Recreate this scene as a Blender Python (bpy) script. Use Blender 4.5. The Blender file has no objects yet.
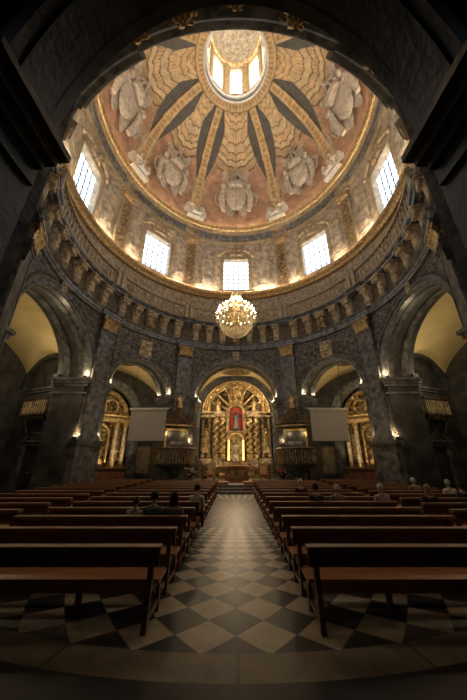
import bpy, math, random
import numpy as np
from mathutils import Vector, Matrix, noise
random.seed(7)
sc = bpy.context.scene
COL = sc.collection
PI = math.pi
R = math.radians
D = 13.0                      # centre of the rotunda lies at (0, D)
def sn(a): return math.sin(R(a))
def cs(a): return math.cos(R(a))
def P(r, a, z=0.0): return (r*sn(a), D + r*cs(a), z)

# ------------------------------------------------------------------ materials
def new_mat(name):
    m = bpy.data.materials.new(name); m.use_nodes = True
    nt = m.node_tree
    b = nt.nodes['Principled BSDF']
    return m, nt, b
def pm(name, c1, c2=None, scale=3.0, rough=.5, metal=0.0, bump=0.0, bscale=None, kind='noise', detail=6, lo=.35, hi=.65, stretch=(1,1,1), spec=None, obj=False):
    m, nt, b = new_mat(name); N = nt.nodes.new; L = nt.links.new
    b.inputs['Roughness'].default_value = rough; b.inputs['Metallic'].default_value = metal
    b.inputs['Base Color'].default_value = (*c1, 1)
    if spec is not None: b.inputs['Specular IOR Level'].default_value = spec
    if obj:
        tc = N('ShaderNodeTexCoord'); src = tc.outputs['Object']
    else:
        g = N('ShaderNodeNewGeometry'); src = g.outputs['Position']
    mp = N('ShaderNodeMapping'); mp.inputs['Scale'].default_value = stretch; L(src, mp.inputs['Vector'])
    if c2 is not None:
        if kind == 'vein':
            t = N('ShaderNodeTexWave'); t.inputs['Scale'].default_value = scale; t.inputs['Distortion'].default_value = 9
            t.inputs['Detail'].default_value = 4; t.inputs['Detail Scale'].default_value = 1.6; f = t.outputs['Fac']; L(mp.outputs['Vector'], t.inputs['Vector'])
        elif kind == 'voronoi':
            t = N('ShaderNodeTexVoronoi'); t.inputs['Scale'].default_value = scale; f = t.outputs['Distance']; L(mp.outputs['Vector'], t.inputs['Vector'])
        else:
            t = N('ShaderNodeTexNoise'); t.inputs['Scale'].default_value = scale; t.inputs['Detail'].default_value = detail; f = t.outputs['Fac']; L(mp.outputs['Vector'], t.inputs['Vector'])
        r = N('ShaderNodeValToRGB'); r.color_ramp.elements[0].position = lo; r.color_ramp.elements[1].position = hi
        r.color_ramp.elements[0].color = (*c1, 1); r.color_ramp.elements[1].color = (*c2, 1)
        L(f, r.inputs['Fac']); L(r.outputs['Color'], b.inputs['Base Color'])
    if bump:
        t2 = N('ShaderNodeTexNoise'); t2.inputs['Scale'].default_value = bscale or scale*2; t2.inputs['Detail'].default_value = 5
        L(mp.outputs['Vector'], t2.inputs['Vector'])
        bp = N('ShaderNodeBump'); bp.inputs['Strength'].default_value = bump; bp.inputs['Distance'].default_value = .15
        L(t2.outputs['Fac'], bp.inputs['Height']); L(bp.outputs['Normal'], b.inputs['Normal'])
    return m
def em(name, c, s):
    m, nt, b = new_mat(name)
    b.inputs['Base Color'].default_value = (*c, 1); b.inputs['Emission Color'].default_value = (*c, 1); b.inputs['Emission Strength'].default_value = s
    return m
M = {}
M['dark'] = pm('dark_marble', (.03, .031, .034), (.24, .24, .24), 2.6, .33, bump=.2, bscale=9, lo=.34, hi=.76)
M['darker'] = pm('black_marble', (.03, .03, .032), (.085, .083, .082), 1.6, .4, bump=.12, bscale=7)
M['frieze'] = pm('dark_brown_carved_stone', (.045, .036, .026), (.2, .155, .1), 5, .5, bump=.8, bscale=7)
M['nearblack_shade'] = pm('near_black_shaded_stone', (.014, .014, .015), (.05, .049, .048), 1.6, .45, bump=.15, bscale=7)  # near-black tone; on the entrance bay shade is put into the colour
M['trim'] = pm('polished_grey_marble', (.07, .072, .078), (.26, .262, .268), 3.2, .28, bump=.05, bscale=9)
M['carved'] = pm('carved_grey_stone', (.06, .06, .062), (.24, .225, .205), 5, .5, bump=.9, bscale=6, lo=.38, hi=.66)
M['drum'] = pm('mottled_brown_marble', (.24, .19, .135), (.64, .56, .44), 2.2, .42, bump=.45, bscale=3.4, lo=.33, hi=.68)
M['drumtrim'] = pm('tan_stone', (.26, .19, .11), (.45, .35, .22), 3, .45, bump=.3, bscale=8)
M['relief'] = pm('relief_stone', (.27, .205, .135), (.6, .5, .36), 4, .5, bump=.8, bscale=7)
M['gold'] = pm('gilding', (.42, .28, .12), (.78, .58, .3), 5, .34, .85, bump=.3, bscale=14)
M['oldgold'] = pm('aged_gilding', (.11, .074, .04), (.52, .38, .2), 4.5, .42, .7, bump=.6, bscale=12)
M['corbel'] = pm('brown_gilt_stone', (.34, .265, .175), (.75, .62, .43), 4, .42, .1, bump=.7, bscale=11)
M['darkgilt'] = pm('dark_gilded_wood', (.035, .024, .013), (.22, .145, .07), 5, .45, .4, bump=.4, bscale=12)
M['plaster'] = pm('cream_plaster', (.66, .52, .25), (.78, .63, .33), .8, .8)
M['white'] = pm('white_stone', (.62, .58, .5), (.8, .77, .7), 4, .6, bump=.3, bscale=12)
M['crest'] = pm('grey_relief_stone', (.4, .35, .28), (.64, .57, .48), 3.5, .55, bump=.3, bscale=9)
M['wood'] = pm('dark_varnished_wood', (.13, .047, .026), (.2, .08, .042), 6, .33, bump=.08, bscale=30, stretch=(.25, 3, 3), obj=True)
M['seatwood'] = pm('orange_brown_wood', (.3, .12, .04), (.42, .19, .07), 6, .34, bump=.06, bscale=30, stretch=(.25, 3, 3), obj=True)
M['woodtop'] = pm('worn_brown_wood', (.19, .09, .043), (.28, .135, .066), 6, .48, bump=.06, bscale=30, stretch=(.25, 3, 3), obj=True)
M['iron'] = pm('wrought_iron', (.02, .02, .02), rough=.4, metal=.6)
M['brass'] = pm('brass', (.6, .42, .16), rough=.3, metal=.9)
M['screen'] = pm('grey_projection_cloth', (.47, .44, .41), rough=.8)
M['black'] = pm('black_plastic', (.015, .015, .016), rough=.5)
M['redcloth'] = pm('red_velvet', (.36, .035, .03), (.48, .06, .04), 6, .8)
M['redstone'] = pm('red_marble', (.22, .085, .05), (.36, .17, .1), 4, .35)
M['carpet'] = pm('salmon_stone', (.42, .22, .13), (.52, .3, .19), 6, .5)
M['silver'] = pm('silver', (.35, .34, .33), (.65, .62, .56), 8, .35, .7, bump=.4, bscale=15)
M['darksilver'] = pm('tarnished_silver', (.08, .075, .07), (.22, .2, .18), 8, .4, .5, bump=.4, bscale=15)
M['greystep'] = pm('grey_step_stone', (.1, .092, .08), (.2, .18, .15), 5, .4)
M['baluster'] = pm('dusty_gilt_wood', (.3, .235, .15), (.56, .46, .31), 6, .5, .2)
M['leaf'] = pm('dark_leaf', (.012, .035, .01), (.03, .08, .025), 8, .5)
M['skin'] = pm('skin', (.45, .26, .18), rough=.55)
M['daylight'] = em('daylit_pane', (.70, .84, 1.0), 3.2)
M['lanternlight'] = em('sunlit_lantern_pane', (1.0, .98, .93), 4.0)
M['led'] = em('warm_light_strip', (1.0, .85, .64), 105.0)
M['ledsoft'] = em('soft_light_strip', (1.0, .84, .62), 20.0)
M['bulb'] = em('candle_bulb', (1.0, .82, .5), 40.0)
M['warmglow'] = em('warm_lit_alabaster', (1.0, .68, .18), 1.6)
M['lamp'] = em('spot_lamp_face', (1.0, .75, .42), 6.0)

def crystal():
    m, nt, b = new_mat('crystal_drops'); N = nt.nodes.new; L = nt.links.new
    b.inputs['Base Color'].default_value = (.95, .9, .8, 1); b.inputs['Roughness'].default_value = .12
    tr = N('ShaderNodeBsdfTranslucent'); tr.inputs['Color'].default_value = (.95, .88, .72, 1)
    mx = N('ShaderNodeMixShader'); mx.inputs['Fac'].default_value = .6
    L(b.outputs[0], mx.inputs[1]); L(tr.outputs[0], mx.inputs[2]); L(mx.outputs[0], nt.nodes['Material Output'].inputs['Surface'])
    return m
M['crystal'] = crystal()

def painted():
    m, nt, b = new_mat('painted_dome'); N = nt.nodes.new; L = nt.links.new
    a = N('ShaderNodeAttribute'); a.attribute_name = 'paint'
    g = N('ShaderNodeNewGeometry')
    t = N('ShaderNodeTexNoise'); t.inputs['Scale'].default_value = 1.9; t.inputs['Detail'].default_value = 8; t.inputs['Roughness'].default_value = .65
    L(g.outputs['Position'], t.inputs['Vector'])
    r = N('ShaderNodeMapRange'); r.inputs['From Min'].default_value = .3; r.inputs['From Max'].default_value = .7
    r.inputs['To Min'].default_value = .62; r.inputs['To Max'].default_value = 1.25
    L(t.outputs['Fac'], r.inputs['Value'])
    mx = N('ShaderNodeVectorMath'); mx.operation = 'SCALE'
    L(a.outputs['Color'], mx.inputs[0]); L(r.outputs['Result'], mx.inputs['Scale'])
    L(mx.outputs['Vector'], b.inputs['Base Color']); b.inputs['Roughness'].default_value = .6
    bp = N('ShaderNodeBump'); bp.inputs['Strength'].default_value = .3; bp.inputs['Distance'].default_value = .1
    L(t.outputs['Fac'], bp.inputs['Height']); L(bp.outputs['Normal'], b.inputs['Normal'])
    return m
M['paint'] = painted()

def floor_mat():
    m, nt, b = new_mat('inlaid_marble_floor'); N = nt.nodes.new; L = nt.links.new
    def mth(op, a, c=None, k=None):
        n = N('ShaderNodeMath'); n.operation = op
        for i, x in enumerate((a, c, k)):
            if x is None: continue
            if isinstance(x, (int, float)): n.inputs[i].default_value = x
            else: L(x, n.inputs[i])
        return n.outputs[0]
    g = N('ShaderNodeNewGeometry'); s = N('ShaderNodeSeparateXYZ'); L(g.outputs['Position'], s.inputs[0])
    x = s.outputs['X']; y = mth('SUBTRACT', D, s.outputs['Y'])
    r = mth('SQRT', mth('ADD', mth('MULTIPLY', x, x), mth('MULTIPLY', y, y)))
    be = mth('ARCTAN2', x, y)
    u = mth('MULTIPLY', be, 76/(2*PI))
    v = mth('DIVIDE', mth('LOGARITHM', mth('DIVIDE', r, 8.46), math.e), .0763)
    fa = mth('FLOOR', mth('ADD', mth('ADD', u, v), .5)); fb = mth('FLOOR', mth('ADD', mth('SUBTRACT', u, v), .5))
    par = mth('FLOORED_MODULO', mth('ADD', fa, fb), 2)          # 0 dark, 1 light
    # central star
    su = mth('MULTIPLY', be, 16/(2*PI)); fr = mth('ABSOLUTE', mth('SUBTRACT', mth('FRACT', mth('ADD', su, .5)), .5))
    star = mth('LESS_THAN', mth('MULTIPLY', fr, 2.0), mth('SUBTRACT', 1.05, mth('DIVIDE', r, 3.1)))
    star2 = mth('LESS_THAN', mth('ABSOLUTE', mth('SUBTRACT', fr, .36)), .05)
    cen = mth('MAXIMUM', star, star2)
    inner = mth('LESS_THAN', r, 3.3)
    ring = mth('MULTIPLY', mth('GREATER_THAN', r, 2.95), inner)
    cen = mth('MAXIMUM', mth('MULTIPLY', cen, mth('SUBTRACT', 1, ring)), mth('MULTIPLY', ring, mth('LESS_THAN', r, 3.15)))
    pat = mth('ADD', mth('MULTIPLY', cen, inner), mth('MULTIPLY', par, mth('SUBTRACT', 1, inner)))
    band = mth('MULTIPLY', mth('GREATER_THAN', r, 9.1), mth('LESS_THAN', r, 9.52))
    outer = mth('GREATER_THAN', r, 9.1)
    pat = mth('ADD', mth('MULTIPLY', pat, mth('SUBTRACT', 1, outer)), band)
    nz = N('ShaderNodeTexNoise'); nz.inputs['Scale'].default_value = 3.2; nz.inputs['Detail'].default_value = 9; nz.inputs['Roughness'].default_value = .62
    L(g.outputs['Position'], nz.inputs['Vector'])
    def ramp(c1, c2):
        rr = N('ShaderNodeValToRGB'); rr.color_ramp.elements[0].position = .33; rr.color_ramp.elements[1].position = .67
        rr.color_ramp.elements[0].color = (*c1, 1); rr.color_ramp.elements[1].color = (*c2, 1); L(nz.outputs['Fac'], rr.inputs['Fac']); return rr.outputs[0]
    bd = ramp((.13, .105, .07), (.24, .2, .14)); od = ramp((.02, .018, .016), (.045, .04, .036))
    dk = ramp((.02, .021, .024), (.05, .049, .05)); lt = ramp((.36, .31, .225), (.56, .49, .37))
    # joints
    def joint(q):
        fq = mth('FRACT', mth('ADD', q, .5)); return mth('LESS_THAN', mth('MINIMUM', fq, mth('SUBTRACT', 1, fq)), .012)
    jt = mth('MULTIPLY', mth('MAXIMUM', joint(mth('ADD', u, v)), joint(mth('SUBTRACT', u, v))), mth('SUBTRACT', 1, inner))
    bj = mth('FRACT', mth('MULTIPLY', be, 30/(2*PI))); jt2 = mth('MULTIPLY', mth('LESS_THAN', bj, .02), outer)
    jt = mth('MAXIMUM', mth('MULTIPLY', jt, mth('SUBTRACT', 1, outer)), jt2)
    mx = N('ShaderNodeMix'); mx.data_type = 'RGBA'; L(pat, mx.inputs[0]); L(dk, mx.inputs[6]); L(lt, mx.inputs[7])
    mo_ = N('ShaderNodeMix'); mo_.data_type = 'RGBA'; L(band, mo_.inputs[0]); L(od, mo_.inputs[6]); L(bd, mo_.inputs[7])
    mq_ = N('ShaderNodeMix'); mq_.data_type = 'RGBA'; L(outer, mq_.inputs[0]); L(mx.outputs[2], mq_.inputs[6]); L(mo_.outputs[2], mq_.inputs[7])
    tn_ = ramp((.13, .1, .06), (.24, .19, .12)); mi_ = N('ShaderNodeMix'); mi_.data_type = 'RGBA'; L(mth('MULTIPLY', inner, cen), mi_.inputs[0]); bn_ = ramp((.045, .036, .025), (.1, .08, .055)); mb_ = N('ShaderNodeMix'); mb_.data_type = 'RGBA'; L(inner, mb_.inputs[0]); L(mq_.outputs[2], mb_.inputs[6]); L(bn_, mb_.inputs[7]); L(mb_.outputs[2], mi_.inputs[6]); L(tn_, mi_.inputs[7])
    m2 = N('ShaderNodeMix'); m2.data_type = 'RGBA'; L(mth('MULTIPLY', jt, .7), m2.inputs[0]); L(mi_.outputs[2], m2.inputs[6]); m2.inputs[7].default_value = (.03, .026, .02, 1)
    L(m2.outputs[2], b.inputs['Base Color'])
    rg = N('ShaderNodeMapRange'); rg.inputs['To Min'].default_value = .3; rg.inputs['To Max'].default_value = .48; b.inputs['Specular IOR Level'].default_value = .2; L(nz.outputs['Fac'], rg.inputs['Value']); L(rg.outputs['Result'], b.inputs['Roughness'])
    return m
M['floor'] = floor_mat()

# ------------------------------------------------------------------ mesh builder
class MB:
    def __init__(s): s.v = []; s.f = []; s.m = []; s.mi = 0
    def add(s, vs, fs):
        o = len(s.v); s.v += [tuple(p) for p in vs]
        for f in fs: s.f.append([i+o for i in f]); s.m.append(s.mi)
        return s
    def box(s, c, d, rz=0, taper=1.0, skew=(0, 0)):
        x, y, z = d[0]/2, d[1]/2, d[2]/2; k = taper
        vs = [(-x, -y, -z), (x, -y, -z), (x, y, -z), (-x, y, -z), (-x*k, -y*k, z), (x*k, -y*k, z), (x*k, y*k, z), (-x*k, y*k, z)]
        ca, sa = math.cos(rz), math.sin(rz)
        vs = [(c[0]+(p[0]+(skew[0] if p[2] > 0 else 0))*ca-(p[1]+(skew[1] if p[2] > 0 else 0))*sa, c[1]+(p[0]+(skew[0] if p[2] > 0 else 0))*sa+(p[1]+(skew[1] if p[2] > 0 else 0))*ca, c[2]+p[2]) for p in vs]
        return s.add(vs, [(3, 2, 1, 0), (4, 5, 6, 7), (0, 1, 5, 4), (1, 2, 6, 5), (2, 3, 7, 6), (3, 0, 4, 7)])
    def bbox(s, a, b): return s.box([(a[i]+b[i])/2 for i in range(3)], [abs(b[i]-a[i]) for i in range(3)])
    def lathe(s, prof, n=16, c=(0, 0, 0), a0=0, a1=360, cap=True, twist=None):
        full = abs(a1-a0) >= 360; k = n if full else n+1; vs = []
        for (r, z) in prof:
            ox, oy = (twist(z) if twist else (0, 0))
            for i in range(k):
                a = R(a0+(a1-a0)*i/n); vs.append((c[0]+ox+r*math.cos(a), c[1]+oy+r*math.sin(a), c[2]+z))
        fs = []
        for j in range(len(prof)-1):
            for i in range(n):
                i2 = (i+1) % k; fs.append((j*k+i, j*k+i2, (j+1)*k+i2, (j+1)*k+i))
        if cap and full:
            fs.append(tuple(reversed(range(k)))); fs.append(tuple((len(prof)-1)*k+i for i in range(k)))
        return s.add(vs, fs)
    def tube(s, pts, rad, n=8):
        pts = [Vector(p) for p in pts]; vs = []; up = None
        if not isinstance(rad, (list, tuple)): rad = [rad]*len(pts)
        for i, p in enumerate(pts):
            t = (pts[min(i+1, len(pts)-1)]-pts[max(i-1, 0)]).normalized()
            if up is None: up = Vector((0, 0, 1)) if abs(t.z) < .9 else Vector((1, 0, 0))
            a = t.cross(up).normalized(); b = a.cross(t).normalized(); up = b
            for k in range(n):
                q = 2*PI*k/n; vs.append(p+(a*math.cos(q)+b*math.sin(q))*rad[i])
        fs = []
        for i in range(len(pts)-1):
            for k in range(n): fs.append((i*n+k, i*n+(k+1) % n, (i+1)*n+(k+1) % n, (i+1)*n+k))
        fs.append(tuple(reversed(range(n)))); fs.append(tuple((len(pts)-1)*n+k for k in range(n)))
        return s.add(vs, fs)
    def ball(s, c, r, n=10, m=7, sc=(1, 1, 1)):
        vs = []
        for j in range(m+1):
            t = PI*j/m
            for i in range(n):
                a = 2*PI*i/n; vs.append((c[0]+r*sc[0]*math.sin(t)*math.cos(a), c[1]+r*sc[1]*math.sin(t)*math.sin(a), c[2]+r*sc[2]*math.cos(t)))
        return s.add(vs, [(j*n+i, (j+1)*n+i, (j+1)*n+(i+1) % n, j*n+(i+1) % n) for j in range(m) for i in range(n)])
    def grid(s, fn, nu, nv, skip=None):
        vs = [fn(i/nu, j/nv) for j in range(nv+1) for i in range(nu+1)]
        k = nu+1
        return s.add(vs, [(j*k+i, j*k+i+1, (j+1)*k+i+1, (j+1)*k+i) for j in range(nv) for i in range(nu) if not (skip and skip(i, j))])
    def sweep(s, prof, a0, a1, n, dr=None):           # ring moulding about the rotunda axis, prof = [(r, z)]
        def f(a):
            k = dr(a) if dr else 0
            return [P(r-k*w, a, z) for (r, z, w) in [(q if len(q) == 3 else (*q, 1)) for q in prof]]
        vs = []; m = len(prof)
        aa = a0 if isinstance(a0, list) else [a0+(a1-a0)*i/n for i in range(n+1)]
        for a in aa: vs += f(a)
        return s.add(vs, [(i*m+j, (i+1)*m+j, (i+1)*m+j+1, i*m+j+1) for i in range(len(aa)-1) for j in range(m-1)])
    def mesh(s, name, mats, smooth=False):
        me = bpy.data.meshes.new(name); me.from_pydata(s.v, [], s.f)
        for k in (mats if isinstance(mats, list) else [mats]): me.materials.append(M[k] if isinstance(k, str) else k)
        me.polygons.foreach_set('material_index', s.m)
        if smooth:
            me.polygons.foreach_set('use_smooth', [True]*len(s.f))
            try: me.set_sharp_from_angle(angle=R(smooth if smooth is not True else 50))
            except Exception: pass
        me.update(); return me
    def build(s, name, mats, parent=None, smooth=False, label=None):
        return link(name, s.mesh(name, mats, smooth), parent, label)
def link(name, me, parent=None, label=None):
    o = bpy.data.objects.new(name, me); COL.objects.link(o)
    if parent is not None: o.parent = parent
    if label: o['label'] = label
    return o
def tag(o, label, cat, group=None, kind=None):
    o['label'] = label; o['category'] = cat
    if group: o['group'] = group
    if kind: o['kind'] = kind
    return o
def thing(name, label, cat, loc=(0, 0, 0), rz=0, group=None, kind=None, scale=1):
    o = bpy.data.objects.new(name, None); COL.objects.link(o); o.location = loc; o.rotation_euler = (0, 0, rz); o.empty_display_size = .2
    if scale != 1: o.scale = (scale,)*3
    return tag(o, label, cat, group, kind)
def struct(mb, name, mats, label, cat, smooth=False, parent=None):
    o = mb.build(name, mats, parent, smooth)
    if parent is None: tag(o, label, cat, kind='structure')
    return o
class Proto:
    """parts: list of (name, mesh, index of parent part or None, label)"""
    def __init__(s): s.parts = []
    def part(s, name, mesh, up=None, label=None, loc=None): s.parts.append((name, mesh, up, label, loc)); return len(s.parts)-1
    def put(s, name, label, cat, loc, rz=0, group=None, scale=1, kind=None, skip=()):
        root = thing(name, label, cat, loc, rz, group, kind, scale); made = []
        for (n, me, up, lb, lc) in s.parts:
            if n in skip: made.append(root); continue
            o = link(n, me, root if up is None else made[up], lb)
            if lc: o.location = lc
            made.append(o)
        return root

def fbm(x, y, z=0.0, oct=4):
    return noise.fractal(Vector((x, y, z)), 1.0, 2.0, oct)
def ornament(u, v, seed=0, k=1.0):
    """mirror-symmetric carved height, 0..1"""
    a = abs(u)
    n = abs(noise.noise(Vector((a*2.3*k+seed, v*2.3*k, seed*1.7))))
    n2 = abs(noise.noise(Vector((a*5.1*k+seed, v*5.1*k, 4+seed))))
    return max(0, 1-2.6*n)*.65+max(0, 1-2.6*n2)*.35
def relief(mb, w, h, amp, c=(0, 0, 0), seed=0, k=1.0, nu=20, nv=24, mask=None):
    """carved panel facing -y, sides closed by edges dropping to y=0"""
    def fn(s, t):
        u = (s-.5)*w; v = t*h
        e = min(1, 8*min(s, 1-s, t, 1-t)); 
        if mask: e *= mask(2*s-1, t)
        return (c[0]+u, c[1]-amp*e*(.35+.65*ornament(u, v, seed, k)), c[2]+v)
    return mb.grid(fn, nu, nv)

PIL = [27, 67, 117, 153, -153, -117, -67, -27]
CEN = {90: 92, -90: -92, 133: 135, -133: -135}      # true centre angles of the side bays
def C(b): return CEN.get(b, b)
BAYS = {0: 27, 47: 20, -47: 20, 90: 25, -90: 25, 133: 18, -133: 18, 180: 27}
BNAME = {0: 'the altar arch', 47: 'the right diagonal arch', -47: 'the left diagonal arch', 90: 'the right side arch', -90: 'the left side arch',
         133: 'the near right arch', -133: 'the near left arch', 180: 'the entrance arch'}
RI0, RO = 9.7, 11.4
RI = RI0
IMP = {180: 7.4}                       # top of the imposts where the arch is stilted

# ------------------------------------------------------------------ floor
mb = MB()
mb.add([(0, D, 0)]+[P(17.2, a*360/96, 0) for a in range(96)], [(0, 1+(i+1) % 96, 1+i) for i in range(96)])
o = struct(mb, 'floor', 'floor', 'checkered dark and cream marble floor of the round nave with a star at its centre', 'floor')

# ------------------------------------------------------------------ arcade walls
def local(bc):
    bc = C(bc)
    def f(u, v, z): return (u*cs(bc)+v*sn(bc), D-u*sn(bc)+v*cs(bc), z)
    return f
ARCH = {0: (3.35, 6.55, 3.35), 47: (2.35, 6.55, 2.5), -47: (2.35, 6.55, 2.5), 90: (3.4, 6.55, 3.75), -90: (3.4, 6.55, 3.75), 133: (2.1, 6.55, 2.5), -133: (2.1, 6.55, 2.5), 180: (3.72, 7.5, 4.1)}
WN = {0: 'wall_north', 47: 'wall_northeast', -47: 'wall_northwest', 90: 'wall_east', -90: 'wall_west', 133: 'wall_southeast', -133: 'wall_southwest', 180: 'wall_south'}
def arch_wall(bc):
    half = BAYS[bc]; w, zs, rise = ARCH[bc]; F = local(bc); ztop = 13.3; RI = 10.25 if bc == 180 else RI0; zi = IMP.get(bc, zs)
    def cols(r):
        aw = math.degrees(math.asin(w/r)); out = []
        for i in range(5): a = -half+(half-aw)*i/4; out.append((r*sn(a), 0.0, r))
        for i in range(1, 40):
            t = PI-PI*i/40; u = w*math.cos(t); out.append((u, zs+rise*math.sin(t), r))
        for i in range(5): a = aw+(half-aw)*i/4; out.append((r*sn(a), 0.0, r))
        return out
    mb = MB()
    rows = []
    for r in (RI, RO):
        c = cols(r); o = len(mb.v); n = len(c)
        vs = []
        for i, (u, zb, r_) in enumerate(c):
            v = math.sqrt(r_*r_-u*u); vs += [F(u, v, zb), F(u, v, ztop)]
        # pier columns next to the opening have a spring point too
        fs = []
        for i in range(n-1):
            if i in (4, n-6):
                # first arch strip: bottom edge from springing
                continue
            fs.append((2*i, 2*i+2, 2*i+3, 2*i+1))
        mb.add(vs, fs)
        va = math.sqrt(r*r-w*w)
        # strips touching springing
        k = len(mb.v); mb.add([F(-w, va, zs), F(w, va, zs)], [])
        mb.add([], []); 
        mb.f.append([k, o+2*5, o+2*5+1, o+2*4+1]); mb.m.append(0)
        mb.f.append([o+2*(n-6), k+1, o+2*(n-5)+1, o+2*(n-6)+1]); mb.m.append(0)
        rows.append((o, n, k))
    (o1, n, k1), (o2, _, k2) = rows
    mb.mi = 1
    def q(a, b, c, d): mb.f.append([a, b, c, d]); mb.m.append(1)
    for i in range(5, n-6): q(o1+2*i, o1+2*i+2, o2+2*i+2, o2+2*i)
    q(k1, o1+10, o2+10, k2); q(o1+2*(n-6), k1+1, k2+1, o2+2*(n-6))
    q(o1+8, k1, k2, o2+8); q(k1+1, o1+2*(n-5), o2+2*(n-5), k2+1)
    for e_ in (0, n-1): mb.f.append([o1+2*e_, o2+2*e_, o2+2*e_+1, o1+2*e_+1]); mb.m.append(0)
    wall = struct(mb, WN[bc], ['dark', 'darker'] if bc != 180 else ['nearblack_shade', 'nearblack_shade'], 'dark veined marble wall and piers around '+BNAME[bc], 'wall')
    # archivolt moulding
    aw_ = {0: .46, 180: .25}.get(bc, .42 if abs(bc) == 90 else .32)
    mb = MB(); pr = [(-.02, -.3), (-.02, .1), (.06, .16), (.12, .16), (.16, .1), (aw_*.7, .1), (aw_*.78, .17), (aw_, .17), (aw_+.02, -.1)]
    if bc == 180: pr = [(-.01, -.2), (-.01, .03), (.2, .03), (.25, -.1)]
    vs = []; NA = 48
    for i in range(NA+1):
        t = PI-PI*i/NA
        for (d, p) in pr:
            u = (w+d)*math.cos(t); z = zs+(rise+d)*math.sin(t); vs.append(F(u, math.sqrt(RI*RI-u*u)-p, z))
    m = len(pr)
    mb.add(vs, [(i*m+j, (i+1)*m+j, (i+1)*m+j+1, i*m+j+1) for i in range(NA) for j in range(m-1)])
    mb.build('archivolt', 'trim' if bc != 180 else 'nearblack_shade', wall, smooth=30)
    # imposts: stepped mouldings wrapping each jamb
    for s in (-1, 1):
        mb = MB(); vr = math.sqrt(RI*RI-w*w)
        for (z0, z1, pj) in ((-.95, -.85, .05), (-.5, -.34, .08), (-.34, -.16, .17), (-.16, 0, .26)):
            u0, u1 = w-pj*(1 if bc != 180 else 1.9), w+min(.5, RI*sn(half)-w-.6+.35 if abs(bc) not in (0, 180, 90) else .5); v0, v1 = (vr-.12-pj if bc != 180 else vr+.1-pj*.6), RO+.05-(.4 if bc != 180 else .3)
            vs = [F(s*u, v, zi+z) for z in (z0, z1) for (u, v) in ((u0, v0), (u1, v0-.02), (u1, v1), (u0, v1))]
            mb.add(vs, [(3, 2, 1, 0), (4, 5, 6, 7), (0, 1, 5, 4), (1, 2, 6, 5), (2, 3, 7, 6), (3, 0, 4, 7)])
        mb.build('impost', 'trim' if bc != 180 else 'nearblack_shade', wall)
    # intrados bands
    mb = MB()
    for (v0, v1) in ((.25, .55), (1.05, 1.4)) if bc != 180 else ((.75, 1.0),):
        vs = []
        for i in range(NA+1):
            t = PI-PI*i/NA; u = (w-.06)*math.cos(t); z = zs+(rise-.06)*math.sin(t); uo = w*math.cos(t); zo = zs+rise*math.sin(t)
            b0 = math.sqrt(RI*RI-uo*uo)
            vs += [F(uo, b0+v0, zo), F(u, b0+v0, z), F(u, b0+v1, z), F(uo, b0+v1, zo)]
        mb.add(vs, [(i*4+j, (i+1)*4+j, (i+1)*4+j+1, i*4+j+1) for i in range(NA) for j in range(3)])
    mb.build('soffit_band', 'dark' if bc != 180 else 'nearblack_shade', wall)
    return wall
WALLS = {b: arch_wall(b) for b in BAYS}
for bc in (90, -90):
    for s in (-1, 1):
        w, zs, rise = ARCH[bc]; F = local(bc); mb = MB(); u0 = w+.1; vr = math.sqrt(RI*RI-u0*u0)
        def sf(a, b):
            e = min(1, 6*min(a, 1-a, b*8, (1-b)*8)); u = u0+.3*a; return F(s*u, math.sqrt(RI*RI-u*u)-.01-.07*max(0, e)*ornament((a-.5)*.5, b*3, 5, 2.2), 3.15+2.3*b)
        mb.grid(sf, 8, 44); mb.build('carved_strip', 'drumtrim', WALLS[bc], smooth=50)
# carved spandrels
def spandrel(bc):
    w, zs, rise = ARCH[bc]; half = BAYS[bc]; aw_ = .5 if bc in (0, 180) else (.46 if abs(bc) == 90 else .36); F = local(bc)
    for s in (-1, 1):
        mb = MB(); U = RI*sn(half)-.72; zt = 11.05 if abs(bc) != 90 else 11.06
        def fn(a, b):
            u = U*a+.12*(1-a); uu = min(u, w+aw_-.001)
            zb = zs+(rise+aw_)*math.sqrt(max(0, 1-(uu/(w+aw_))**2)) if u < w+aw_ else zs+.1
            zb = min(zb+.05, zt-.02); z = zb+(zt-zb)*b
            e = min(1, 7*min(a, 1-a, b, 1-b)*(zt-zb))
            return F(s*u, math.sqrt(RI*RI-u*u)-.02-.16*max(0, e)*ornament(u, z, 3+bc, .9), z)
        mb.grid(fn, 34, 30); mb.build('carved_spandrel', 'carved', WALLS[bc], smooth=40)
for b in (0, 47, -47, 90, -90, 133, -133): spandrel(b)

# ------------------------------------------------------------------ pilasters with gilded capitals
def capital_meshes():
    a = MB(); a.box((0, -.2, .12), (1.2, .46, .16)); a.box((0, -.2, .55), (1.02, .36, .8), taper=1.12); ab = MB(); ab.box((0, -.26, 1.0), (1.44, .66, .14)); ab.box((0, -.24, .9), (1.3, .56, .08))
    lv = MB()
    for row, (z0, h, n, ww) in enumerate(((.15, .42, 5, .25), (.42, .38, 4, .26))):
        for i in range(n):
            u = (i-(n-1)/2)*1.1/n
            def fn(s, t, u=u): 
                q = (1-abs(2*s-1)**2); return (u+(s-.5)*ww*(1-.35*t*t), -.4-.05*row-.16*t*t*(1.1-.2*t)-.05*q, z0+h*(t-.28*max(0, t-.7)**1*2))
            lv.grid(fn, 6, 7)
    for s in (-1, 1):                                           # volutes
        pts = []
        for k in range(22):
            q = k/21*3.6*PI; r = .2*(1-k/26); pts.append((s*(.52+r*math.cos(q)*.8), -.5-.02*k/21, .76+r*math.sin(q)))
        lv.tube(pts, .045, 6)
    lv.ball((0, -.52, .86), .11); 
    relief(lv, .7, .3, .1, (0, -.46, .62), 2, 2.2, 12, 8)
    return a.mesh('bell', 'oldgold'), ab.mesh('abacus', 'trim'), lv.mesh('acanthus_leaves', 'gold', 60)
CB, CA, CL = capital_meshes()
pp = Proto()
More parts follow.
